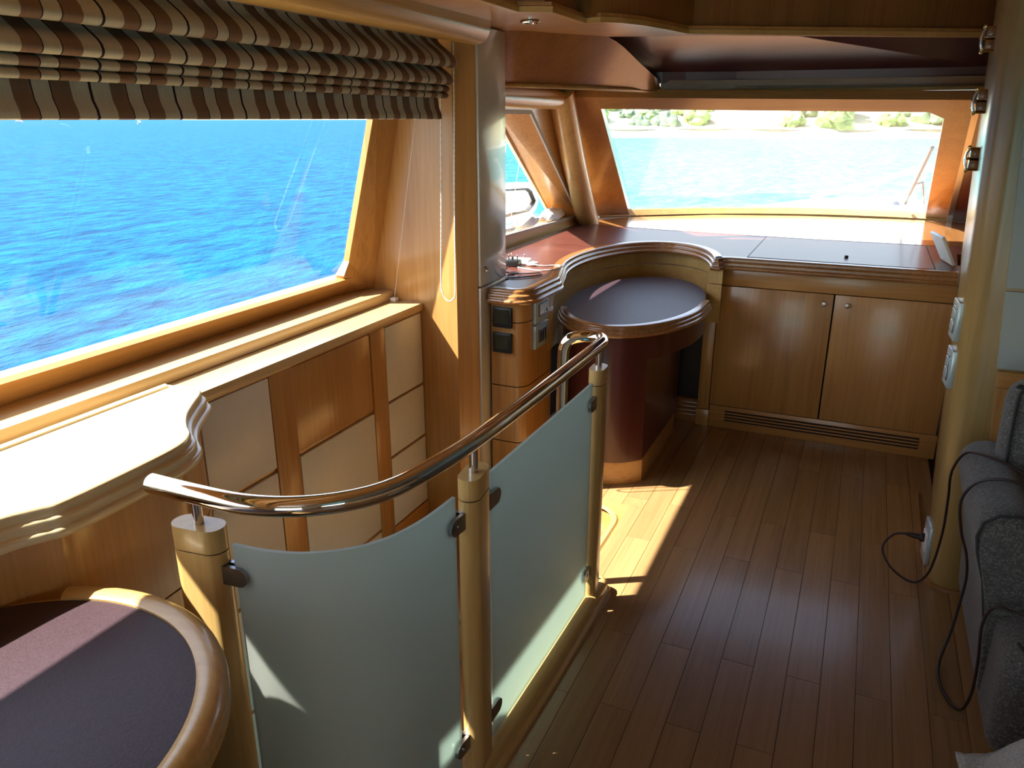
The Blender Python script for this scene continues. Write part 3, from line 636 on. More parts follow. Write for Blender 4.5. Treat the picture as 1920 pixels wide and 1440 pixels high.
# oval desk
dk = thing('oval_desk', 'oval writing desk with dark maroon top in the curved recess', 'desk', (-0.96, 3.66, 0.0))
DC = (-0.965, 3.685)
def rec_clip(x, y, m=0.006):
    """keep a plan point inside the recess wall"""
    ex, ey = (x + 0.985) / (0.372 - m), (y - 3.78) / (0.657 - m); r = math.hypot(ex, ey)
    if r > 1 and (y > 3.30): x, y = -0.985 + ex / r * (0.372 - m), 3.78 + ey / r * (0.657 - m)
    if x > -0.643 and y > 3.99: x = -0.643
    return max(x, -1.206 + 0.0) if y < 3.24 else x, y
def oval(s): return [rec_clip(*p) for p in circ(DC[0], DC[1], 0.338 + s, 0.60 + s, 0, 354, 59)]
prism('desk_top', oval(-0.022), 0.735, 0.757, M['veneer'], dk)
prism('desk_inlay', oval(-0.026), 0.757, 0.760, M['leather'], dk)
fr = [p for p in circ(DC[0], DC[1], 0.338, 0.60, 213, 368, 40)]
sweep('desk_moulding', fr, step_prof(0.03, 0.762, 3, 0.008, 0.016, -0.03), M['edge'], dk)
prism('apron', [rec_clip(*p) for p in circ(DC[0], DC[1], 0.325, 0.585, 213, 368, 40)] + [(-0.70, 3.9), (-0.80, 3.5), (-1.0, 3.3)], 0.60, 0.716, M['maroonz'], dk)
ped = circ(DC[0] - 0.0, DC[1], 0.318, 0.578, 221, 305, 24)
pedp = ped + [(ped[-1][0] + 0.004, 3.9), (-1.20, 3.9)]
prism('pedestal', pedp, 0.115, 0.60, M['maroonz'], dk)
prism('plinth', [(x, y + 0.012) for x, y in ped] + [(ped[-1][0] - 0.004, 3.9), (-1.20, 3.9)], 0.0, 0.113, M['woodx'], dk)
lathe('knob', KNOB, M['nickel'], dk, (-0.838, 3.236, 0.63), (0.35, -0.93, 0))
# kneehole back
kb = thing('kneehole_panel', 'dark maroon panel with a slatted vent under the oval desk', 'panel', (-0.82, 4.12, 0.0))
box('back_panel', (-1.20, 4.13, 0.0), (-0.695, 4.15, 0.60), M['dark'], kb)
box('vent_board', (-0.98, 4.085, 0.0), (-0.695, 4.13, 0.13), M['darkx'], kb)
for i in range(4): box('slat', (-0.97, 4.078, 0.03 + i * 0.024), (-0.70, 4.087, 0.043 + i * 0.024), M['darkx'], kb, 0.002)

# ---- low cabinet with two doors
cb = thing('low_cabinet', 'low wooden cabinet with two doors and a vent under the counter', 'cabinet', (-0.08, 4.2, 0.0))
box('carcass', (-0.69, 4.068, 0.0), (0.44, 4.55, 0.872), M['seam'], cb)
box('stile', (-0.695, 4.050, 0.095), (-0.634, 4.068, 0.872), M['woodz'], cb, 0.002); box('foot', (-0.70, 4.046, 0.0), (-0.630, 4.068, 0.092), M['woodz'], cb, 0.002)
box('top_rail', (-0.632, 4.052, 0.785), (0.445, 4.068, 0.872), M['woodx'], cb, 0.0015)
for x0, x1, kx in ((-0.630, -0.079, -0.118), (-0.071, 0.468, -0.013)):
    dd = box('door', (x0, 4.050, 0.128), (x1, 4.067, 0.781), M['woodz'], cb, 0.0015)
    lathe('knob', KNOB, M['nickel'], dd, (kx, 4.050, 0.735), (0, -1, 0))
box('plinth', (-0.628, 4.052, 0.0), (0.478, 4.067, 0.124), M['woodx'], cb, 0.0015)
for i in range(4): box('vent_slot', (-0.545 , 4.0495, 0.042 + i * 0.017), (0.40, 4.0535, 0.050 + i * 0.017), M['seam'], cb)
for i in range(3): box('slat', (-0.545 , 4.0475, 0.051 + i * 0.017), (0.40, 4.0535, 0.058 + i * 0.017), M['woodx'], cb)

# ---- sideboard on the left
sb = thing('sideboard', 'low sideboard with sunlit top and triple stepped moulded edge', 'sideboard', (-1.48, 0.5, 0.0))
so = smooth_path([(-1.60, 1.405), (-1.53, 1.405), (-1.495, 1.375), (-1.46, 1.32), (-1.415, 1.255), (-1.365, 1.205), (-1.315, 1.165), (-1.288, 1.11), (-1.28, 1.0), (-1.28, 0.84), (-1.295, 0.80), (-1.325, 0.74), (-1.345, 0.62), (-1.36, 0.3), (-1.37, -0.4)], 4)
sop = [(p.x, p.y) for p in so]
sb_in = inset([(p[0], p[1]) for p in sop][::-1], 0.035)[::-1]
prism('top', sop + [(-1.630, -0.4), (-1.630, 1.405)], 0.885, 0.929, M['mapley'], sb)
sweep('top_moulding', sop[::-1], [(o, z) for o, z in step_prof(0.03, 0.934, 3, 0.010, 0.021, -0.03)], M['mapley'], sb)
sweep('back_moulding', [(-1.630, -0.4), (-1.630, 1.39)], [(0.0, 0.925), (0.0, 0.936), (0.008, 0.938), (0.016, 0.934), (0.018, 0.925)], M['mapley'], sb)
def ins2(d):
    q = inset(sop[::-1], d)[::-1]
    return q
bodyp = ins2(0.012)
prism('body', bodyp + [(-1.630, -0.4), (-1.630, 1.39)], 0.60, 0.871, M['woodz'], sb)
prism('body', ins2(0.012) + [(-1.630, -0.4), (-1.630, 1.39)], -0.6, 0.595, M['woodz'], sb)
prism('core', ins2(0.018) + [(-1.630, -0.4), (-1.630, 1.385)], -0.6, 0.872, M['seam'], sb)

# ---- round table, tucked against the sideboard
TC = (-1.10, 0.474); 
def face_x(y):
    best = -1.29
    for p, q in zip(bodyp, bodyp[1:]):
        if min(p[1], q[1]) <= y <= max(p[1], q[1]) and abs(p[1] - q[1]) > 1e-6:
            t = (y - p[1]) / (q[1] - p[1]); best = p[0] + t * (q[0] - p[0])
    return best
def disc(r): return [(max(x, face_x(y) + 0.005), y) for x, y in circ(TC[0], TC[1], r, r * 1.02, 0, 354, 59)]
tb = thing('round_table', 'low round table with dark maroon top and pale wood rim against the sideboard', 'table', (TC[0], TC[1], 0.0))
prism('table_top', disc(0.340), 0.715, 0.757, M['palex'], tb)
prism('inlay', disc(0.332), 0.757, 0.760, M['leather'], tb)
rimprof = [(-0.008, 0.752), (-0.008, 0.764), (0.004, 0.770), (0.016, 0.771), (0.028, 0.766), (0.037, 0.756), (0.040, 0.744), (0.036, 0.733), (0.040, 0.722), (0.034, 0.711), (0.018, 0.706), (-0.008, 0.706)]
rim = [p for p in circ(TC[0], TC[1], 0.340, 0.340 * 1.02, -180, 180, 90)]
rim = [p for p in rim if p[0] > face_x(p[1]) + 0.045 or p[1] < 0.2]
rim = [p for p in circ(TC[0], TC[1], 0.340, 0.347, -110, 118, 60)]
sweep('rim', rim, rimprof, M['palex'], tb)
prism('drum', disc(0.325), 0.06, 0.715, M['grey'], tb); prism('plinth', disc(0.30), 0.0, 0.06, M['dark'], tb)

# ---- railing
rl = thing('stair_railing', 'curved chrome handrail on wooden posts with frosted glass panels', 'railing', (-0.70, 1.6, 0.0))
hp = [(-1.175, 0.940, 0.94), (-1.065, 0.940, 0.94), (-0.955, 0.946, 0.94), (-0.865, 0.976, 0.94), (-0.790, 1.034, 0.94), (-0.742, 1.115, 0.94), (-0.716, 1.25, 0.94), (-0.703, 1.40, 0.94), (-0.694, 1.70, 0.94), (-0.690, 2.0, 0.94), (-0.688, 2.19, 0.94)]
loop = smooth_path(hp, 6)[:-1] + smooth_path([(-0.688, 2.19, 0.94), (-0.690, 2.235, 0.94), (-0.705, 2.27, 0.94), (-0.735, 2.287, 0.938), (-0.775, 2.285, 0.936), (-0.812, 2.278, 0.925), (-0.828, 2.275, 0.898), (-0.832, 2.273, 0.85), (-0.834, 2.273, 0.60), (-0.836, 2.273, 0.2), (-0.836, 2.273, -0.117)], 5)
tube('handrail', loop, 0.0195, M['chrome'], rl, 20)
def post(cx, cy, ang, ln, wd, ztop, zb=0.062):
    def outl(s=0.0):
        r = wd / 2 - s; h = ln / 2 - wd / 2
        pts = [(h + r * math.cos(math.radians(a)), r * math.sin(math.radians(a))) for a in range(-90, 91, 15)] + [(-h + r * math.cos(math.radians(a)), r * math.sin(math.radians(a))) for a in range(90, 271, 15)]
        c, s_ = math.cos(ang), math.sin(ang)
        return [(cx + x * c - y * s_, cy + x * s_ + y * c) for x, y in pts]
    p = prism('post', outl(), zb, ztop - 0.052, M['palez'], rl)
    prism('post_cap', outl(), ztop - 0.049, ztop, M['palez'], p)
    prism('post_joint', outl(0.003), ztop - 0.053, ztop - 0.048, M['seam'], p)
    lathe('pin', [(0.0105, ztop - 0.001), (0.0105, 0.925)], M['chrome'], p, (cx, cy, 0), (0, 0, 1), 14)
    return p
post(-1.092, 0.962, math.radians(6), 0.112, 0.055, 0.862, 0.0)
post(-0.712, 1.385, math.radians(97), 0.105, 0.052, 0.862)
post(-0.690, 2.205, math.radians(92), 0.085, 0.048, 0.868)
def glass(name, path, z0, z1, t=0.008, lab=None):
    bm = bmesh.new(); add_sweep(bm, path, [(-t / 2, z0), (t / 2, z0), (t / 2, z1), (-t / 2, z1)])
    return from_bm(name, bm, M['frost'], rl, 'auto')
g1p = smooth_path([(-1.015, 0.968), (-0.945, 0.974), (-0.872, 0.996), (-0.803, 1.044), (-0.757, 1.11), (-0.732, 1.20), (-0.722, 1.31)], 6)
glass('glass_panel', [(p.x, p.y) for p in g1p], 0.07, 0.832)
glass('glass_panel', [(-0.706, 1.452), (-0.698, 1.8), (-0.692, 2.148)], 0.072, 0.832)
def clamp(p, d, z, along):
    q = thing_clamp = None
    dx, dy = along
    m = Matrix.Translation(Vector((p[0], p[1], z))) @ Matrix(((dx, -dy, 0, 0), (dy, dx, 0, 0), (0, 0, 1, 0), (0, 0, 0, 1)))
    bm = bmesh.new()
    prof = [(-0.024, -0.02), (0.008, -0.02)] + [(0.008 + 0.02 * math.cos(math.radians(a)), 0.02 * math.sin(math.radians(a))) for a in range(-75, 76, 15)] + [(0.008, 0.02), (-0.024, 0.02)]
    for y0, y1 in ((-0.013, -0.0045), (0.0045, 0.013)):
        lo = [bm.verts.new(m @ Vector((x, y0, zz))) for x, zz in prof]; hi = [bm.verts.new(m @ Vector((x, y1, zz))) for x, zz in prof]
        bm.faces.new(lo); bm.faces.new(hi[::-1])
        for i in range(len(prof)): bm.faces.new((lo[i], lo[(i + 1) % len(prof)], hi[(i + 1) % len(prof)], hi[i]))
    add_box(bm, (-0.030, -0.013, -0.02), (-0.022, 0.013, 0.02), m)
    add_lathe(bm, [(0.005, -0.016), (0.005, -0.012)], m @ Matrix.Rotation(math.radians(90), 4, 'X'), 8)
    return from_bm('glass_clamp', bm, M['clamp'], rl, 'auto')
for z in (0.765, 0.16):
    clamp((-1.012, 0.968), 0, z, (0.995, 0.08)); clamp((-0.722, 1.306), 0, z, (-0.08, -0.995))
    clamp((-0.707, 1.462), 0, z, (0.02, 0.999)); clamp((-0.692, 2.138), 0, z, (-0.02, -0.999))
shoe = [(-1.16, 0.958), (-1.05, 0.958), (-0.95, 0.966), (-0.865, 0.994), (-0.795, 1.048), (-0.750, 1.12), (-0.728, 1.22), (-0.716, 1.38), (-0.700, 1.8), (-0.692, 2.22), (-0.692, 2.285)]
sweep('base_shoe', smooth_path(shoe, 5), [(-0.05, 0.0), (0.052, 0.0), (0.052, 0.014), (0.046, 0.022), (0.040, 0.024), (0.038, 0.046), (0.030, 0.058), (0.018, 0.063), (-0.05, 0.063)], M['paley'], rl)
lathe('base_end', [(0.05, 0.0), (0.05, 0.014), (0.044, 0.022), (0.038, 0.024), (0.036, 0.046), (0.028, 0.058), (0.016, 0.063)], M['paley'], rl, (-0.692, 2.285, 0), (0, 0, 1), 24)

# ---- striped roman blind
bl = thing('roman_blind', 'brown and cream striped roman blind gathered above the big window', 'blind', (-1.50, 1.0, 1.60))
Y0, Y1 = -1.5, 2.685
def fold(name, prof, y1=Y1):
    vs, fs = [], []; n = 60
    for i in range(n + 1):
        y = Y0 + (y1 - Y0) * i / n
        for j, (x, z) in enumerate(prof):
            w = 0.0018 * math.sin(y * 9.3 + j * 0.25) + 0.0012 * math.sin(y * 23.0)
            vs.append((x + w, y, z))
    q = len(prof)
    for i in range(n):
        for j in range(q - 1): fs.append((i * q + j, i * q + j + 1, (i + 1) * q + j + 1, (i + 1) * q + j))
    o = mesh(name, vs, fs, M['stripe'], bl, True, recalc=True)
    md = o.modifiers.new('thick', 'SOLIDIFY'); md.thickness = 0.002
    return o
def bulge(x0, zt, zb, d, r):
    """hangs from zt at x0, leans out to x0+d and curls back under at zb"""
    p = []
    for i in range(9):
        t = i / 8; p.append((x0 + d * (t * t * (3 - 2 * t)), zt + (zb + r - zt) * t))
    for a in range(15, 196, 20): p.append((x0 + d - r + r * math.cos(math.radians(a - 15)), zb + r - r * math.sin(math.radians(a - 15)) * 1.0))
    p.append((x0, zb + 0.012)); return p
fold('hem', [(-1.492, 1.70), (-1.490, 1.66), (-1.487, 1.635), (-1.478, 1.615), (-1.476, 1.601), (-1.480, 1.599), (-1.484, 1.603), (-1.490, 1.625), (-1.496, 1.645)], 2.665)
fold('fold', bulge(-1.492, 1.705, 1.672, 0.035, 0.009)); fold('fold', bulge(-1.494, 1.730, 1.694, 0.042, 0.010))
fold('fold', bulge(-1.498, 1.800, 1.717, 0.062, 0.014)); fold('fold', bulge(-1.500, 1.880, 1.775, 0.080, 0.016))
box('head_rail', (-1.53, Y0, 1.872), (-1.49, Y1, 1.912), M['whitep'], bl)
# bead chain
loopc = [(-1.500, 2.70, 1.86), (-1.500, 2.70, 1.6), (-1.512, 2.70, 1.2), (-1.520, 2.70, 0.98), (-1.512, 2.70, 0.925), (-1.490, 2.70, 0.900), (-1.466, 2.70, 0.912), (-1.456, 2.70, 0.96), (-1.450, 2.70, 1.3), (-1.443, 2.70, 1.6), (-1.440, 2.70, 1.86)]
LP = smooth_path(loopc, 30); rad = [0.0022 if i % 2 else 0.0036 for i in range(len(LP))]
tube('bead_chain', LP, 0.003, M['bead'], bl, 6, rad=rad)
tube('guide_wire', [(-1.60, 2.70, 1.66), (-1.755, 2.715, 0.885)], 0.0009, M['bead'], bl, 5)
box('wire_bracket', (-1.768, 2.70, 0.872), (-1.742, 2.728, 0.888), M['whitep'], bl, 0.002)

# ---- sofa
sf = thing('sofa', 'grey tweed sofa end with rolled arm against the right bulkhead', 'sofa', (0.9, 2.35, 0.0))
def arm_section(y, prof): return [(x, y, z) for x, z in prof]
def loft_y(name, secs, mat, par, cap=True, sub=1):
    bm = bmesh.new(); rings = [[bm.verts.new(v) for v in s] for s in secs]; n = len(secs[0])
    for A, Bq in zip(rings, rings[1:]):
        for k in range(n): bm.faces.new((A[k], A[(k + 1) % n], Bq[(k + 1) % n], Bq[k]))
    if cap: bm.faces.new(rings[0][::-1]); bm.faces.new(rings[-1])
    o = from_bm(name, bm, mat, par, True)
    if sub:
        md = o.modifiers.new('sub', 'SUBSURF'); md.levels = sub; md.render_levels = sub
    return o
def armprof(s, zt, xs=0.0):
    """outer side at left, rolled top"""
    base = [(0.470, 0.02), (0.462, 0.15), (0.448, 0.30), (0.425, 0.42), (0.398, 0.50), (0.388, 0.55), (0.398, 0.595), (0.43, 0.622), (0.48, 0.628), (0.53, 0.612), (0.56, 0.57), (0.565, 0.50), (0.565, 0.30), (0.565, 0.02)]
    cx, cz = 0.49, 0.33
    return [(cx + (x - cx) * s + xs, cz + (z - cz) * (s if z > 0.33 else 1) + zt) for x, z in base]
secs = [arm_section(2.765, armprof(0.86, -0.01)), arm_section(2.745, armprof(0.97, 0)), arm_section(2.70, armprof(1, 0)), arm_section(2.5, armprof(1, 0.0)), arm_section(2.30, armprof(1.0, 0.0)), arm_section(2.20, armprof(0.99, 0)), arm_section(2.165, armprof(0.95, -0.005)), arm_section(2.155, armprof(0.85, -0.02))]
loft_y('arm', secs, M['tweed'], sf, True, 1)
tube('piping', [Vector((x, 2.168, z)) for x, z in armprof(0.975, 0)[2:]], 0.0045, M['piping'], sf, 8)
def soft_box(name, a, b, r, mat, par, mtx=None, seg=4):
    return box(name, a, b, mat, par, r, seg, mtx=mtx)
soft_box('base', (0.475, 1.96, 0.015), (1.9, 2.74, 0.34), 0.05, M['tweed'], sf)
soft_box('seat_cushion', (0.565, 1.93, 0.33), (1.25, 2.56, 0.475), 0.05, M['tweed'], sf)
soft_box('seat_cushion', (1.26, 1.93, 0.33), (1.9, 2.56, 0.475), 0.05, M['tweed'], sf)
tiltm = Matrix.Translation(Vector((0, 2.6, 0.45))) @ Matrix.Rotation(math.radians(-7), 4, 'X') @ Matrix.Translation(Vector((0, -2.6, -0.45)))
soft_box('back_cushion', (0.468, 2.50, 0.56), (1.15, 2.66, 0.865), 0.065, M['tweed'], sf, tiltm)
soft_box('back_cushion', (1.16, 2.50, 0.47), (1.9, 2.66, 0.865), 0.065, M['tweed'], sf, tiltm)
pc = [tiltm @ Vector((x, 2.508, z)) for x, z in ((1.12, 0.575), (0.52, 0.575), (0.492, 0.60), (0.487, 0.64), (0.487, 0.80), (0.497, 0.84), (0.53, 0.853), (1.12, 0.853))]
tube('piping', smooth_path(pc, 4), 0.0045, M['piping'], sf, 8)
tube('piping', smooth_path([(0.50, 2.015, 0.345), (0.54, 1.965, 0.32), (0.60, 1.948, 0.28), (0.75, 1.945, 0.25), (1.2, 1.945, 0.25)], 5), 0.004, M['piping'], sf, 8)

M['weave'] = plain('pale_woven_throw', (0.42, 0.44, 0.42), 0.95, var=0.35, scale=220, bump=0.6)
pf = thing('pouf', 'low round grey pouf beside the sofa, mostly out of frame', 'pouf', (0.70, 1.53, 0.0))
lathe('body', [(0.22, 0.0), (0.255, 0.02), (0.265, 0.14), (0.255, 0.255), (0.235, 0.285), (0.10, 0.293)], M['tweed'], pf, (0.70, 1.53, 0), (0, 0, 1), 32)
bm = bmesh.new(); n = 30
gr = []
for i in range(n + 1):
    row = []
    for j in range(n + 1):
        x = 0.38 + 0.62 * i / n; y = 1.23 + 0.58 * j / n; r = math.hypot(x - 0.70, y - 1.53)
        z = 0.300 + 0.008 * math.sin(x * 31 + y * 17) + 0.006 * math.sin(y * 47) + 0.004 * math.sin(x * 80 - y * 60)
        if r > 0.255: z -= min(0.16, (r - 0.255) * 1.5 * (1 + 0.25 * math.sin(8 * math.atan2(y - 1.53, x - 0.70))))
        row.append(bm.verts.new((x, y, z)))
    gr.append(row)
for i in range(n):
    for j in range(n): bm.faces.new((gr[i][j], gr[i + 1][j], gr[i + 1][j + 1], gr[i][j + 1]))
o = from_bm('woven_throw', bm, M['weave'], None, True, loc=(0.70, 1.53, 0.295)); md = o.modifiers.new('t', 'SOLIDIFY'); md.thickness = 0.006; md.offset = 1
tag(o, 'pale woven throw in the bottom corner of the view beside the sofa', 'throw')

# ================================================================== SMALL THINGS
# downlights
for i, (x, y, z, lab) in enumerate(((-1.184, 2.81, 1.932, 'small chrome ceiling downlight above the tall locker'), (0.10, 3.45, 2.10, 'small chrome ceiling downlight in the raised ceiling at the top edge'))):
    t = thing('downlight', lab, 'downlight', (x, y, z), 'ceiling downlights')
    lathe('bezel', [(0.030, 0.0), (0.036, -0.003), (0.036, -0.007), (0.028, -0.009), (0.026, -0.004)], M['chrome'], t, (x, y, z), (0, 0, 1), 24)
    lathe('lens', [(0.025, -0.001), (0.020, -0.006), (0.008, -0.008)], M['silver'], t, (x, y, z), (0, 0, 1), 20)

# brass and glass fittings on the inboard face of the bulkhead
M['lens'] = plain('clear_lens', (0.75, 0.80, 0.80), 0.08, var=0.02, metal=0.6)
for z, word in ((1.845, 'uppermost'), (1.655, 'middle'), (1.47, 'lowest')):
    y = 3.15; x = 0.415 - 0.048 * z
    t = thing('wall_light', '%s of three small brass and glass lights on the right pillar' % word, 'wall light', (x, y, z), 'brass lights on the right pillar')
    box('back_plate', (x - 0.004, y - 0.05, z - 0.04), (x + 0.014, y + 0.03, z + 0.04), M['woodz'], t, 0.003)
    for za, zb_ in ((-0.032, -0.004), (0.005, 0.032)): box('block', (x - 0.040, y - 0.034, z + za), (x - 0.004, y + 0.018, z + zb_), M['darkz'], t, 0.003)
    sh = [(-0.045, -0.036), (-0.052, -0.02), (-0.055, 0.0), (-0.052, 0.02), (-0.043, 0.036)]
    bm = bmesh.new(); A = [bm.verts.new((x + a, y - 0.035, z + b)) for a, b in sh]; Bq = [bm.verts.new((x + a, y + 0.02, z + b)) for a, b in sh]
    for k in range(4): bm.faces.new((A[k], A[k + 1], Bq[k + 1], Bq[k]))
    o = from_bm('lens', bm, M['lens'], t, True); md = o.modifiers.new('t', 'SOLIDIFY'); md.thickness = 0.004
    for dz in (-0.036, 0.0, 0.034): tube('arm', [(x, y - 0.01, z + dz), (x - 0.05, y - 0.01, z + dz)], 0.004, M['brass'], t, 8)
    for dz in (-0.04, 0.038): lathe('finial', [(0.002, -0.006), (0.006, -0.003), (0.006, 0.003), (0.002, 0.006)], M['brass'], t, (x - 0.045, y - 0.01, z + dz), (1, 0, 0), 10)

# switch plates and outlet on the rounded bulkhead edge
def rot_z(px, py, pz, deg): return Matrix.Translation(Vector((px, py, pz))) @ Matrix.Rotation(math.radians(deg), 4, 'Z') @ Matrix.Rotation(math.radians(2.7), 4, 'Y') if False else Matrix.Translation(Vector((px, py, pz))) @ Matrix.Rotation(math.radians(deg), 4, 'Z')
for z, lab in ((0.965, 'silver switch plate on the right pillar edge, the upper one'), (0.80, 'silver switch plate on the right pillar edge, the lower one')):
    m = rot_z(0.384 - 0.048 * z, 2.90, z, 4)
    t = thing('switch_plate', lab, 'switch', m.translation, 'switch plates on the right pillar')
    box('plate', (-0.016, -0.045, -0.065), (0.004, 0.05, 0.065), M['silver'], t, 0.003, mtx=m)
    box('switch_frame', (-0.018, -0.028, -0.042), (-0.015, 0.032, 0.042), M['clamp'], t, 0.001, mtx=m)
    for k in (0, 1): box('rocker', (-0.021, -0.022 , -0.036 + k * 0.038), (-0.017, 0.026, -0.003 + k * 0.038), M['silver'], t, 0.002, mtx=m)
m = rot_z(0.374, 2.90, 0.135, 4)
t = thing('wall_outlet', 'pale silver wall outlet low on the right pillar edge with a plug in it', 'outlet', m.translation)
box('plate', (-0.008, -0.05, -0.075), (0.006, 0.055, 0.075), M['silver'], t, 0.003, mtx=m)
box('socket', (-0.013, -0.03, -0.035), (-0.007, 0.035, 0.035), M['whitep'], t, 0.002, mtx=m)
# plug and cord
ck = thing('power_cord', 'dark cord with plug looping from the outlet over the sofa arm', 'cord', (0.36, 2.9, 0.13))
px = 0.374 - 0.014
lathe('plug', [(0.017, 0.0), (0.017, 0.010), (0.011, 0.016), (0.009, 0.045), (0.005, 0.062), (0.003, 0.066)], M['cord'], ck, (px, 2.90, 0.145), (-1, 0.0, 0.05), 14)
cpts = [(px - 0.06, 2.90, 0.148), (0.265, 2.905, 0.135), (0.235, 2.89, 0.10), (0.235, 2.87, 0.065), (0.27, 2.83, 0.03), (0.325, 2.80, 0.012), (0.362, 2.79, 0.03), (0.385, 2.775, 0.10), (0.395, 2.76, 0.25), (0.385, 2.72, 0.40), (0.372, 2.66, 0.52), (0.392, 2.60, 0.612), (0.44, 2.52, 0.640), (0.52, 2.46, 0.630), (0.56, 2.40, 0.600), (0.53, 2.36, 0.628), (0.46, 2.36, 0.640), (0.40, 2.38, 0.610), (0.372, 2.39, 0.54), (0.39, 2.40, 0.44), (0.418, 2.41, 0.36), (0.432, 2.42, 0.28), (0.430, 2.42, 0.20), (0.42, 2.40, 0.10), (0.40, 2.36, 0.02), (0.39, 2.28, 0.008), (0.405, 2.19, 0.006), (0.435, 2.13, 0.02), (0.450, 2.12, 0.09), (0.448, 2.125, 0.20), (0.440, 2.13, 0.31), (0.46, 2.12, 0.375), (0.52, 2.10, 0.385), (0.60, 2.08, 0.49), (0.70, 2.1, 0.49)]
tube('cable', smooth_path(cpts, 6), 0.0042, M['cord'], ck, 8)

# charger and cables on the counter corner
def at_counter(x, y): return (x, y, 0.931)
ch = thing('charger_block', 'black charger block with plug pins standing on the counter corner', 'charger', (-1.49, 3.36, 0.931))
box('body', (-1.535, 3.345, 0.931), (-1.465, 3.395, 0.962), M['black'], ch, 0.004)
for x in (-1.522, -1.478):
    lathe('pin', [(0.0035, 0.0), (0.0035, 0.022), (0.002, 0.024)], M['nickel'], ch, (x, 3.37, 0.961), (0, 0, 1), 10)
box('earth_clip', (-1.506, 3.365, 0.960), (-1.498, 3.375, 0.978), M['black'], ch)
wc = thing('white_adapter', 'white adapter with pins behind the black charger block on the counter', 'charger', (-1.47, 3.44, 0.931))
box('body', (-1.555, 3.415, 0.931), (-1.445, 3.47, 0.958), M['whitep'], wc, 0.006)
box('body_end', (-1.445, 3.40, 0.931), (-1.405, 3.46, 0.945), M['whitep'], wc, 0.005)
for x in (-1.54, -1.47): lathe('pin', [(0.0035, 0.0), (0.0035, 0.02), (0.002, 0.022)], M['nickel'], wc, (x, 3.44, 0.957), (0, 0, 1), 10)
z = 0.934
o = tube('black_cable', smooth_path([(-1.52, 3.35, 0.945), (-1.50, 3.28, z), (-1.44, 3.20, z), (-1.37, 3.20, z), (-1.31, 3.25, z), (-1.30, 3.19, z), (-1.36, 3.10, z), (-1.40, 3.09, z), (-1.42, 3.14, z + .003), (-1.38, 3.17, z + .004), (-1.42, 3.22, z), (-1.46, 3.18, z), (-1.43, 3.12, z), (-1.385, 3.13, z + .005)], 6), 0.0026, M['black'], None, 6, loc=(-1.4, 3.2, 0.931)); tag(o, 'thin black cable coiled loosely on the counter corner', 'cable')
o = tube('white_cable', smooth_path([(-1.42, 3.40, 0.940), (-1.36, 3.42, z), (-1.31, 3.46, z), (-1.27, 3.44, z + .002), (-1.28, 3.36, z), (-1.33, 3.30, z), (-1.40, 3.31, z), (-1.46, 3.335, z)], 6), 0.003, M['whitep'], None, 6, loc=(-1.35, 3.4, 0.931)); tag(o, 'white cable looped on the counter beside the black charger', 'cable')
# framed stand / picture back on the counter by the right pillar
ta = thing('tablet_stand', 'small tilted white framed panel on the counter beside the right pillar', 'stand', (0.44, 4.3, 0.931))
mm = Matrix.Translation(Vector((0.41, 4.30, 0.937))) @ Matrix.Rotation(math.radians(10), 4, 'Z') @ Matrix.Rotation(math.radians(-28), 4, 'Y')
box('frame', (-0.008, -0.10, 0.0), (0.008, 0.12, 0.15), M['whitep'], ta, 0.004, mtx=mm)
box('face', (0.008, -0.085, 0.015), (0.011, 0.105, 0.135), M['maroonz'], ta, 0.001, mtx=mm)

# crumpled cloths in the small window sill
def crumple(name, c, s, seed, label):
    bm = bmesh.new(); bmesh.ops.create_icosphere(bm, subdivisions=3, radius=1.0)
    for v in bm.verts:
        d = 1 + 0.35 * noise.noise(v.co * 1.6 + Vector((seed, 0, 0))) + 0.16 * noise.noise(v.co * 4.1 + Vector((0, seed, 0)))
        v.co = Vector((c[0] + v.co.x * s[0] * d, c[1] + v.co.y * s[1] * d, max(c[2] + 0.0, c[2] + (v.co.z * 0.8 + 0.35) * s[2] * d)))
    o = from_bm(name, bm, M['cloth'], None, True, loc=c); return tag(o, label, 'cloth')
crumple('white_cloth', (-1.81, 4.66, 0.992), (0.05, 0.17, 0.055), 1.3, 'crumpled grey-white cloth in the front corner of the small window sill')
crumple('white_cloth', (-1.82, 4.28, 1.000), (0.05, 0.15, 0.05), 4.7, 'crumpled white cloth lying in the middle of the small window sill')
crumple('white_cloth', (-1.82, 3.93, 1.006), (0.05, 0.13, 0.03), 9.1, 'flat crumpled white cloth on the sill next to the tall locker')
tube('blind_wire', [(-1.80, 3.98, 1.60), (-1.80, 3.86, 1.03)], 0.0012, M['bead'], w2, 5); tube('blind_wire', [(-1.80, 4.20, 1.55), (-1.80, 4.00, 1.03)], 0.001, M['bead'], w2, 5)

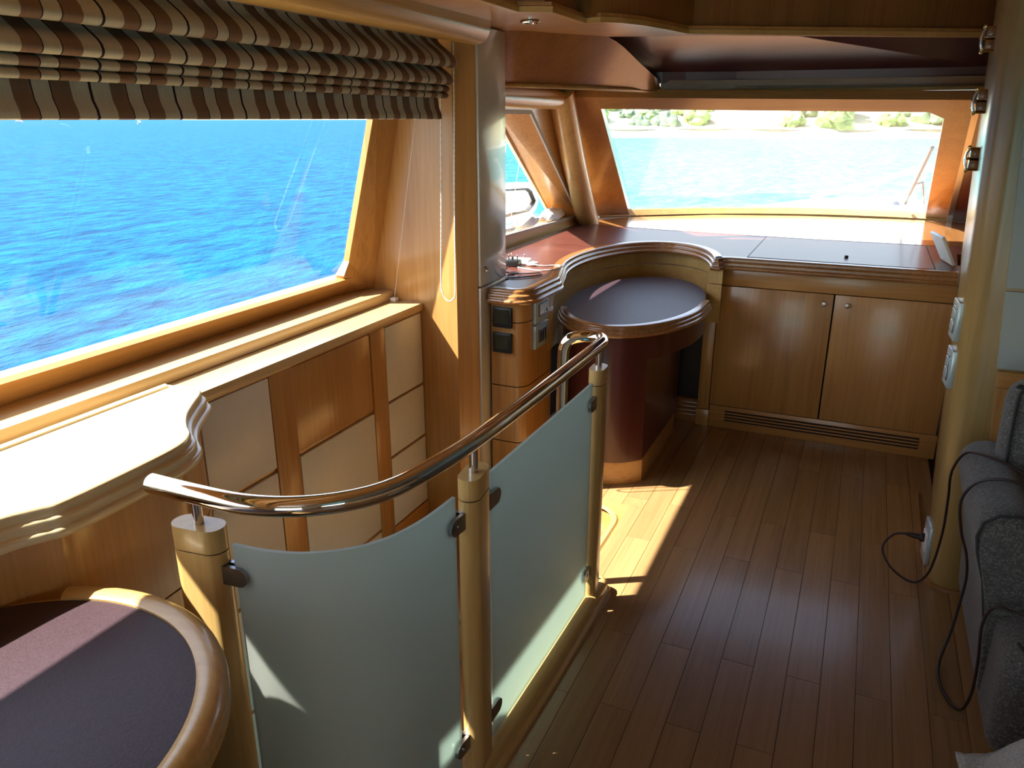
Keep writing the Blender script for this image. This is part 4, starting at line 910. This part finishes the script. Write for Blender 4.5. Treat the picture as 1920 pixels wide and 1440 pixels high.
# ================================================================== OUTSIDE
def sea_mat():
    m, nt, p = newmat('sea_water'); L = nt.links.new
    tc = nt.nodes.new('ShaderNodeTexCoord'); sx = nt.nodes.new('ShaderNodeSeparateXYZ'); L(tc.outputs['Object'], sx.inputs[0])
    # shoal turquoise ahead, brightened to stand for windscreen glare; deep blue to port
    dp = nt.nodes.new('ShaderNodeVectorMath'); dp.operation = 'NORMALIZE'; L(tc.outputs['Object'], dp.inputs[0])
    s2 = nt.nodes.new('ShaderNodeSeparateXYZ'); L(dp.outputs[0], s2.inputs[0])
    n0 = nt.nodes.new('ShaderNodeTexNoise'); n0.inputs['Scale'].default_value = 0.02; L(tc.outputs['Object'], n0.inputs['Vector'])
    ad = nt.nodes.new('ShaderNodeMath'); ad.operation = 'MULTIPLY_ADD'; ad.inputs[1].default_value = 0.15; L(n0.outputs['Fac'], ad.inputs[0]); L(s2.outputs['X'], ad.inputs[2])
    r = ramp(nt, [(0.0, (0.001, 0.072, 0.168)), (1.0, (0.06, 0.34, 0.37))])
    mr = nt.nodes.new('ShaderNodeMapRange'); mr.inputs['From Min'].default_value = -0.42; mr.inputs['From Max'].default_value = -0.15; L(ad.outputs[0], mr.inputs['Value']); L(mr.outputs[0], r.inputs['Fac'])
    mp = nt.nodes.new('ShaderNodeMapping'); mp.inputs['Scale'].default_value = (1.5, 0.7, 1); mp.inputs['Rotation'].default_value = (0, 0, math.radians(-50)); L(tc.outputs['Object'], mp.inputs['Vector'])
    n = nt.nodes.new('ShaderNodeTexNoise'); n.inputs['Scale'].default_value = 1.0; n.inputs['Detail'].default_value = 6; n.inputs['Roughness'].default_value = 0.62; n.inputs['Distortion'].default_value = 0.15; L(mp.outputs[0], n.inputs['Vector'])
    b = nt.nodes.new('ShaderNodeBump'); b.inputs['Strength'].default_value = 0.9; b.inputs['Distance'].default_value = 0.35; L(n.outputs['Fac'], b.inputs['Height']); L(b.outputs['Normal'], p.inputs['Normal'])
    r2 = ramp(nt, [(0.36, (0.45, 0.5, 0.6)), (0.50, (1, 1, 1)), (0.64, (1.7, 1.4, 1.25))]); L(n.outputs['Fac'], r2.inputs['Fac'])
    mx = nt.nodes.new('ShaderNodeMix'); mx.data_type = 'RGBA'; mx.blend_type = 'MULTIPLY'; mx.inputs['Factor'].default_value = 1.0
    L(r.outputs['Color'], mx.inputs['A']); L(r2.outputs['Color'], mx.inputs['B']); L(mx.outputs['Result'], p.inputs['Base Color'])
    setp(p, rough=0.5, spec=0.03)
    return m
SEA = -2.5
bm = bmesh.new()
xs = [-5000, -1500, -500, -150, -40, -8, 20, 150, 800, 3000]; ys = [-1500, -200, -20, 0, 20, 60, 170, 600, 2000, 5000]
vv = [[bm.verts.new((x, y, SEA)) for y in ys] for x in xs]
for i in range(len(xs) - 1):
    for j in range(len(ys) - 1): bm.faces.new((vv[i][j], vv[i + 1][j], vv[i + 1][j + 1], vv[i][j + 1]))
o = from_bm('sea', bm, sea_mat()); struct(o, 'rippled blue sea outside the windows')
# near shore ahead with beach and hillside
M['hill'] = plain('dry_hillside', (0.55, 0.53, 0.33), 0.95, var=0.35, scale=0.08)
M['sand'] = plain('pale_rock_shore', (0.78, 0.76, 0.70), 0.9, var=0.12, scale=0.4)
def shore_y(x): return 178 + 10 * math.sin(x * 0.03 + 1.0) + 4 * math.sin(x * 0.11)
bm = bmesh.new(); rows = []
for i in range(61):
    x = -78 + 208 * i / 60; y = shore_y(x)
    pr = [(0, SEA - 0.3), (3, SEA + 0.5), (9, SEA + 1.6 + 0.4 * math.sin(x * 0.4)), (10, SEA + 2.2)]
    rows.append([bm.verts.new((x, y + d, z)) for d, z in pr])
for A, Bq in zip(rows, rows[1:]):
    for k in range(3): bm.faces.new((A[k], A[k + 1], Bq[k + 1], Bq[k]))
o = from_bm('beach', bm, M['sand'], None, True); struct(o, 'pale rocky shoreline below the hillside')
bm = bmesh.new(); rows = []
for i in range(61):
    x = -78 + 208 * i / 60; y = shore_y(x)
    rows.append([bm.verts.new((x, y + d, SEA + 1.7 + h + (1.2 * noise.noise(Vector((x * 0.05, d * 0.05, 0)))) * min(1, d / 20))) for d, h in ((8, 0), (16, 1.5), (30, 4.5), (50, 9), (80, 16), (120, 24), (170, 28))])
for A, Bq in zip(rows, rows[1:]):
    for k in range(6): bm.faces.new((A[k], A[k + 1], Bq[k + 1], Bq[k]))
o = from_bm('hill', bm, M['hill'], None, True); struct(o, 'dry grassy hillside behind the shore')
# far low coast to port
bm = bmesh.new(); rows = []
for i in range(41):
    a = math.radians(102 + 34 * i / 40); R = 2600
    h = 9 + 5 * noise.noise(Vector((i * 0.35, 0, 0))); k = min(1, (i) / 6, (40 - i) / 10)
    rows.append([bm.verts.new((R * math.cos(a), R * math.sin(a), SEA - 1)), bm.verts.new(((R + 40) * math.cos(a), (R + 40) * math.sin(a), SEA + 1 + h * max(0, k)))])
for A, Bq in zip(rows, rows[1:]): bm.faces.new((A[0], A[1], Bq[1], Bq[0]))
o = from_bm('coast', bm, M['sand'], None, True); struct(o, 'low pale coast on the horizon')
# shrubs on the shore
M['leafa'] = plain('olive_foliage', (0.20, 0.29, 0.10), 0.9, var=0.5, scale=1.2)
M['leafb'] = plain('grey_green_foliage', (0.17, 0.25, 0.15), 0.9, var=0.5, scale=1.2)
def shrub_mesh(seed, mat):
    bm = bmesh.new(); rr = random.Random(seed)
    for _ in range(7):
        c = Vector((rr.uniform(-0.6, 0.6), rr.uniform(-0.6, 0.6), rr.uniform(0.3, 0.9))); s = rr.uniform(0.35, 0.6)
        r = bmesh.ops.create_icosphere(bm, subdivisions=2, radius=s)
        for v in r['verts']:
            d = 1 + 0.45 * noise.noise(v.co * 5 + c * 3); v.co = v.co * d + c
            v.co.z = max(v.co.z, 0)
    me = bpy.data.meshes.new('shrub'); bm.to_mesh(me); bm.free(); me.materials.append(mat); return me
sm = [shrub_mesh(i, M['leafa'] if i % 2 else M['leafb']) for i in range(4)]
rr = random.Random(11)
spots = []
def scatter(n, xa, xb, da, db, sa, sb_, label):
    k = 0; tries = 0
    while k < n and tries < 900:
        tries += 1
        x = rr.uniform(xa, xb); d = rr.uniform(da, db); sz = rr.uniform(sa, sb_); y = shore_y(x) + d
        if any(math.hypot(x - q[0], y - q[1]) < 1.12 * (sz + q[2]) for q in spots): continue
        spots.append((x, y, sz)); k += 1
        h = 1.7 + 0.22 * max(0, d - 12)
        o = bpy.data.objects.new('shrub', sm[rr.randrange(4)]); COL.objects.link(o)
        o.location = (x, y, SEA + h - 0.2); o.scale = (sz * 1.1, sz, sz * rr.uniform(0.8, 1.15)); o.rotation_euler = (0, 0, rr.uniform(0, 6.28))
        tag(o, label, 'shrub', label)
scatter(26, -62, -38, 11, 48, 2.0, 4.2, 'green shrub on the far hillside behind the left end of the windscreen')
scatter(8, -38, -20, 30, 60, 1.2, 2.0, 'small shrub on the bare middle of the far hillside')
scatter(42, -18, 24, 11, 48, 2.0, 4.4, 'green shrub on the far hillside behind the right half of the windscreen')
# sailing boats to port
M['sail'] = plain('white_sailcloth', (0.8, 0.8, 0.78), 0.8, var=0.03)
def sailboat(x, y, s, ang, label):
    t = thing('sailboat', label, 'sailboat', (x, y, SEA), 'sailboats on the horizon')
    R = Matrix.Translation(Vector((x, y, SEA))) @ Matrix.Rotation(ang, 4, 'Z') @ Matrix.Scale(s, 4)
    def bmx(name, vs, fs, m):
        return mesh(name, [R @ Vector(v) for v in vs], fs, m, t)
    st = [(-5, 0.9), (-3, 1.4), (0, 1.6), (3, 1.1), (5.5, 0.05)]
    vs = []
    for xx, w in st: vs += [(xx, -w, 1.3), (xx, -w * 0.5, -0.2), (xx, w * 0.5, -0.2), (xx, w, 1.3)]
    fs = [(0, 1, 2, 3), (16, 19, 18, 17)]
    for i in range(4):
        for k in range(4): fs.append((4 * i + k, 4 * i + (k + 1) % 4, 4 * i + 4 + (k + 1) % 4, 4 * i + 4 + k))
    bmx('hull', vs, fs, M['hull'])
    bmx('main_sail', [(0.3, 0.05, 2.4), (-4.2, 0.4, 2.4), (-1.6, 0.5, 8.5), (0.3, 0.05, 14), (0.3, -0.05, 2.4), (-4.2, 0.3, 2.4), (-1.6, 0.4, 8.5), (0.3, -0.05, 14)], [(0, 1, 2, 3), (7, 6, 5, 4), (0, 4, 5, 1), (1, 5, 6, 2), (2, 6, 7, 3)], M['sail'])
    bmx('jib', [(5.0, 0.0, 1.6), (1.0, 0.5, 2.0), (0.7, 0.1, 12.0), (5.0, -0.06, 1.6), (1.0, 0.42, 2.0), (0.7, 0.0, 12.0)], [(0, 1, 2), (5, 4, 3), (0, 3, 4, 1), (1, 4, 5, 2)], M['sail'])
    bmx('mast', [(0.4, -0.07, 1.0), (0.54, -0.07, 1.0), (0.54, 0.07, 1.0), (0.4, 0.07, 1.0), (0.4, -0.07, 14.5), (0.54, -0.07, 14.5), (0.54, 0.07, 14.5), (0.4, 0.07, 14.5)], [(0, 1, 2, 3), (4, 5, 6, 7), (0, 1, 5, 4), (1, 2, 6, 5), (2, 3, 7, 6), (3, 0, 4, 7)], M['nickel'])
sailboat(-800, 556, 0.75, 0.6, 'tiny white sailboat near the left edge of the big window')
sailboat(-497, 438, 0.62, 2.0, 'white sailboat with two sails right of the other one, under the blind')
# foredeck, bow rail, wiper, cleat
fd = struct(prism('foredeck', [(-1.99, 5.6), (-1.55, 5.62), (-1.0, 5.95), (-0.4, 6.15), (0.15, 6.27), (0.8, 6.2), (1.6, 5.9), (2.4, 5.5), (2.0, 8.5), (0.9, 11.0), (0.3, 11.8), (-0.6, 11.0), (-1.7, 8.5)], 0.35, 0.62, M['hull']), 'white foredeck outside the windscreen')
struct(box('bounce_deck_port', (-2.75, -4.5, 0.30), (-2.03, 6.0, 0.36), M['hull'], None, 0.01, loc=(-2.4, 0, 0.3)), 'unseen white deck added under the big left window to bounce sunlight')  # out of view, added to bounce sun up through the left window
struct(box('bounce_deck_starboard', (2.27, -4.5, 0.30), (3.0, 6.0, 0.36), M['hull'], None, 0.01, loc=(2.6, 0, 0.3)))  # unseen, added as a pale reflector on the starboard side
struct(box('bounce_deck_aft', (-2.7, -7.0, -0.12), (3.0, -3.58, -0.06), M['hull'], None, 0.01, loc=(0, -5, -0.1)))  # unseen, added to bounce daylight in from aft onto the ceiling
br = thing('bow_rail', 'white bow rail outside the right part of the windscreen', 'rail', (0.2, 9.5, 0.62))
tube('rail_tube', [(-0.62, 10.7, 0.66), (0.1, 9.8, 0.93), (0.42, 8.9, 1.13), (0.9, 8.3, 1.16)], 0.03, M['hull'], br, 10)
for p in ((0.1, 9.8, 0.93), (0.42, 8.9, 1.13)): tube('stanchion', [p, (p[0], p[1], 0.6)], 0.016, M['nickel'], br, 8)
wp_ = thing('wiper', 'black windscreen wiper outside the lower right of the windscreen', 'wiper', (0.37, 6.5, 0.95))
a = SS(0.945, 0.20, 0.07); b = SS(0.985, 0.62, 0.07); c = SS(0.93, 0.04, 0.06)
tube('wiper_blade', [c, a, b], 0.011, M['black'], wp_, 8); tube('wiper_arm', [SS(0.99, 0.02, 0.08), SS(0.975, 0.24, 0.095), a + Vector((0, 0, 0.03))], 0.007, M['black'], wp_, 8)
cl = thing('deck_fitting', 'grey rounded deck fitting outside the windscreen above its lower edge', 'fitting', (0.25, 8.2, 0.62))
lathe('drum', [(0.07, 0.62), (0.07, 0.74), (0.05, 0.80), (0.07, 0.84), (0.03, 0.87)], M['nickel'], cl, (0.25, 8.2, 0), (0, 0, 1), 16)
# opened port light outside the small window
pw = thing('open_hatch', 'white framed hatch window standing open outside the small side window', 'hatch', (-2.3, 5.3, 0.9))
def hpt(y, z): return (-2.3, y, z)
ring = [(4.6, 0.90), (5.42, 0.90), (5.55, 0.945), (5.60, 1.0), (5.50, 1.12), (5.42, 1.155), (4.6, 1.20)]
strip_yz('hatch_frame', ring, -2.32, 0.045, 0.04, M['hull'], pw)
ring2 = [(4.65, 0.945), (5.40, 0.945), (5.50, 0.975), (5.545, 1.01), (5.46, 1.09), (5.39, 1.115), (4.65, 1.155)]
strip_yz('gasket', ring2, -2.315, 0.012, 0.038, M['rubber'], pw)
mesh('hatch_pane', [(-2.305, y, z) for y, z in ring2] + [(-2.313, y, z) for y, z in ring2], [tuple(range(7)), tuple(range(13, 6, -1))] + [(i, (i + 1) % 7, 7 + (i + 1) % 7, 7 + i) for i in range(7)], M['whitep'], pw)
tube('hatch_arm', [(-2.3, 4.6, 0.92), (-1.96, 4.55, 0.80)], 0.012, M['nickel'], pw, 8)
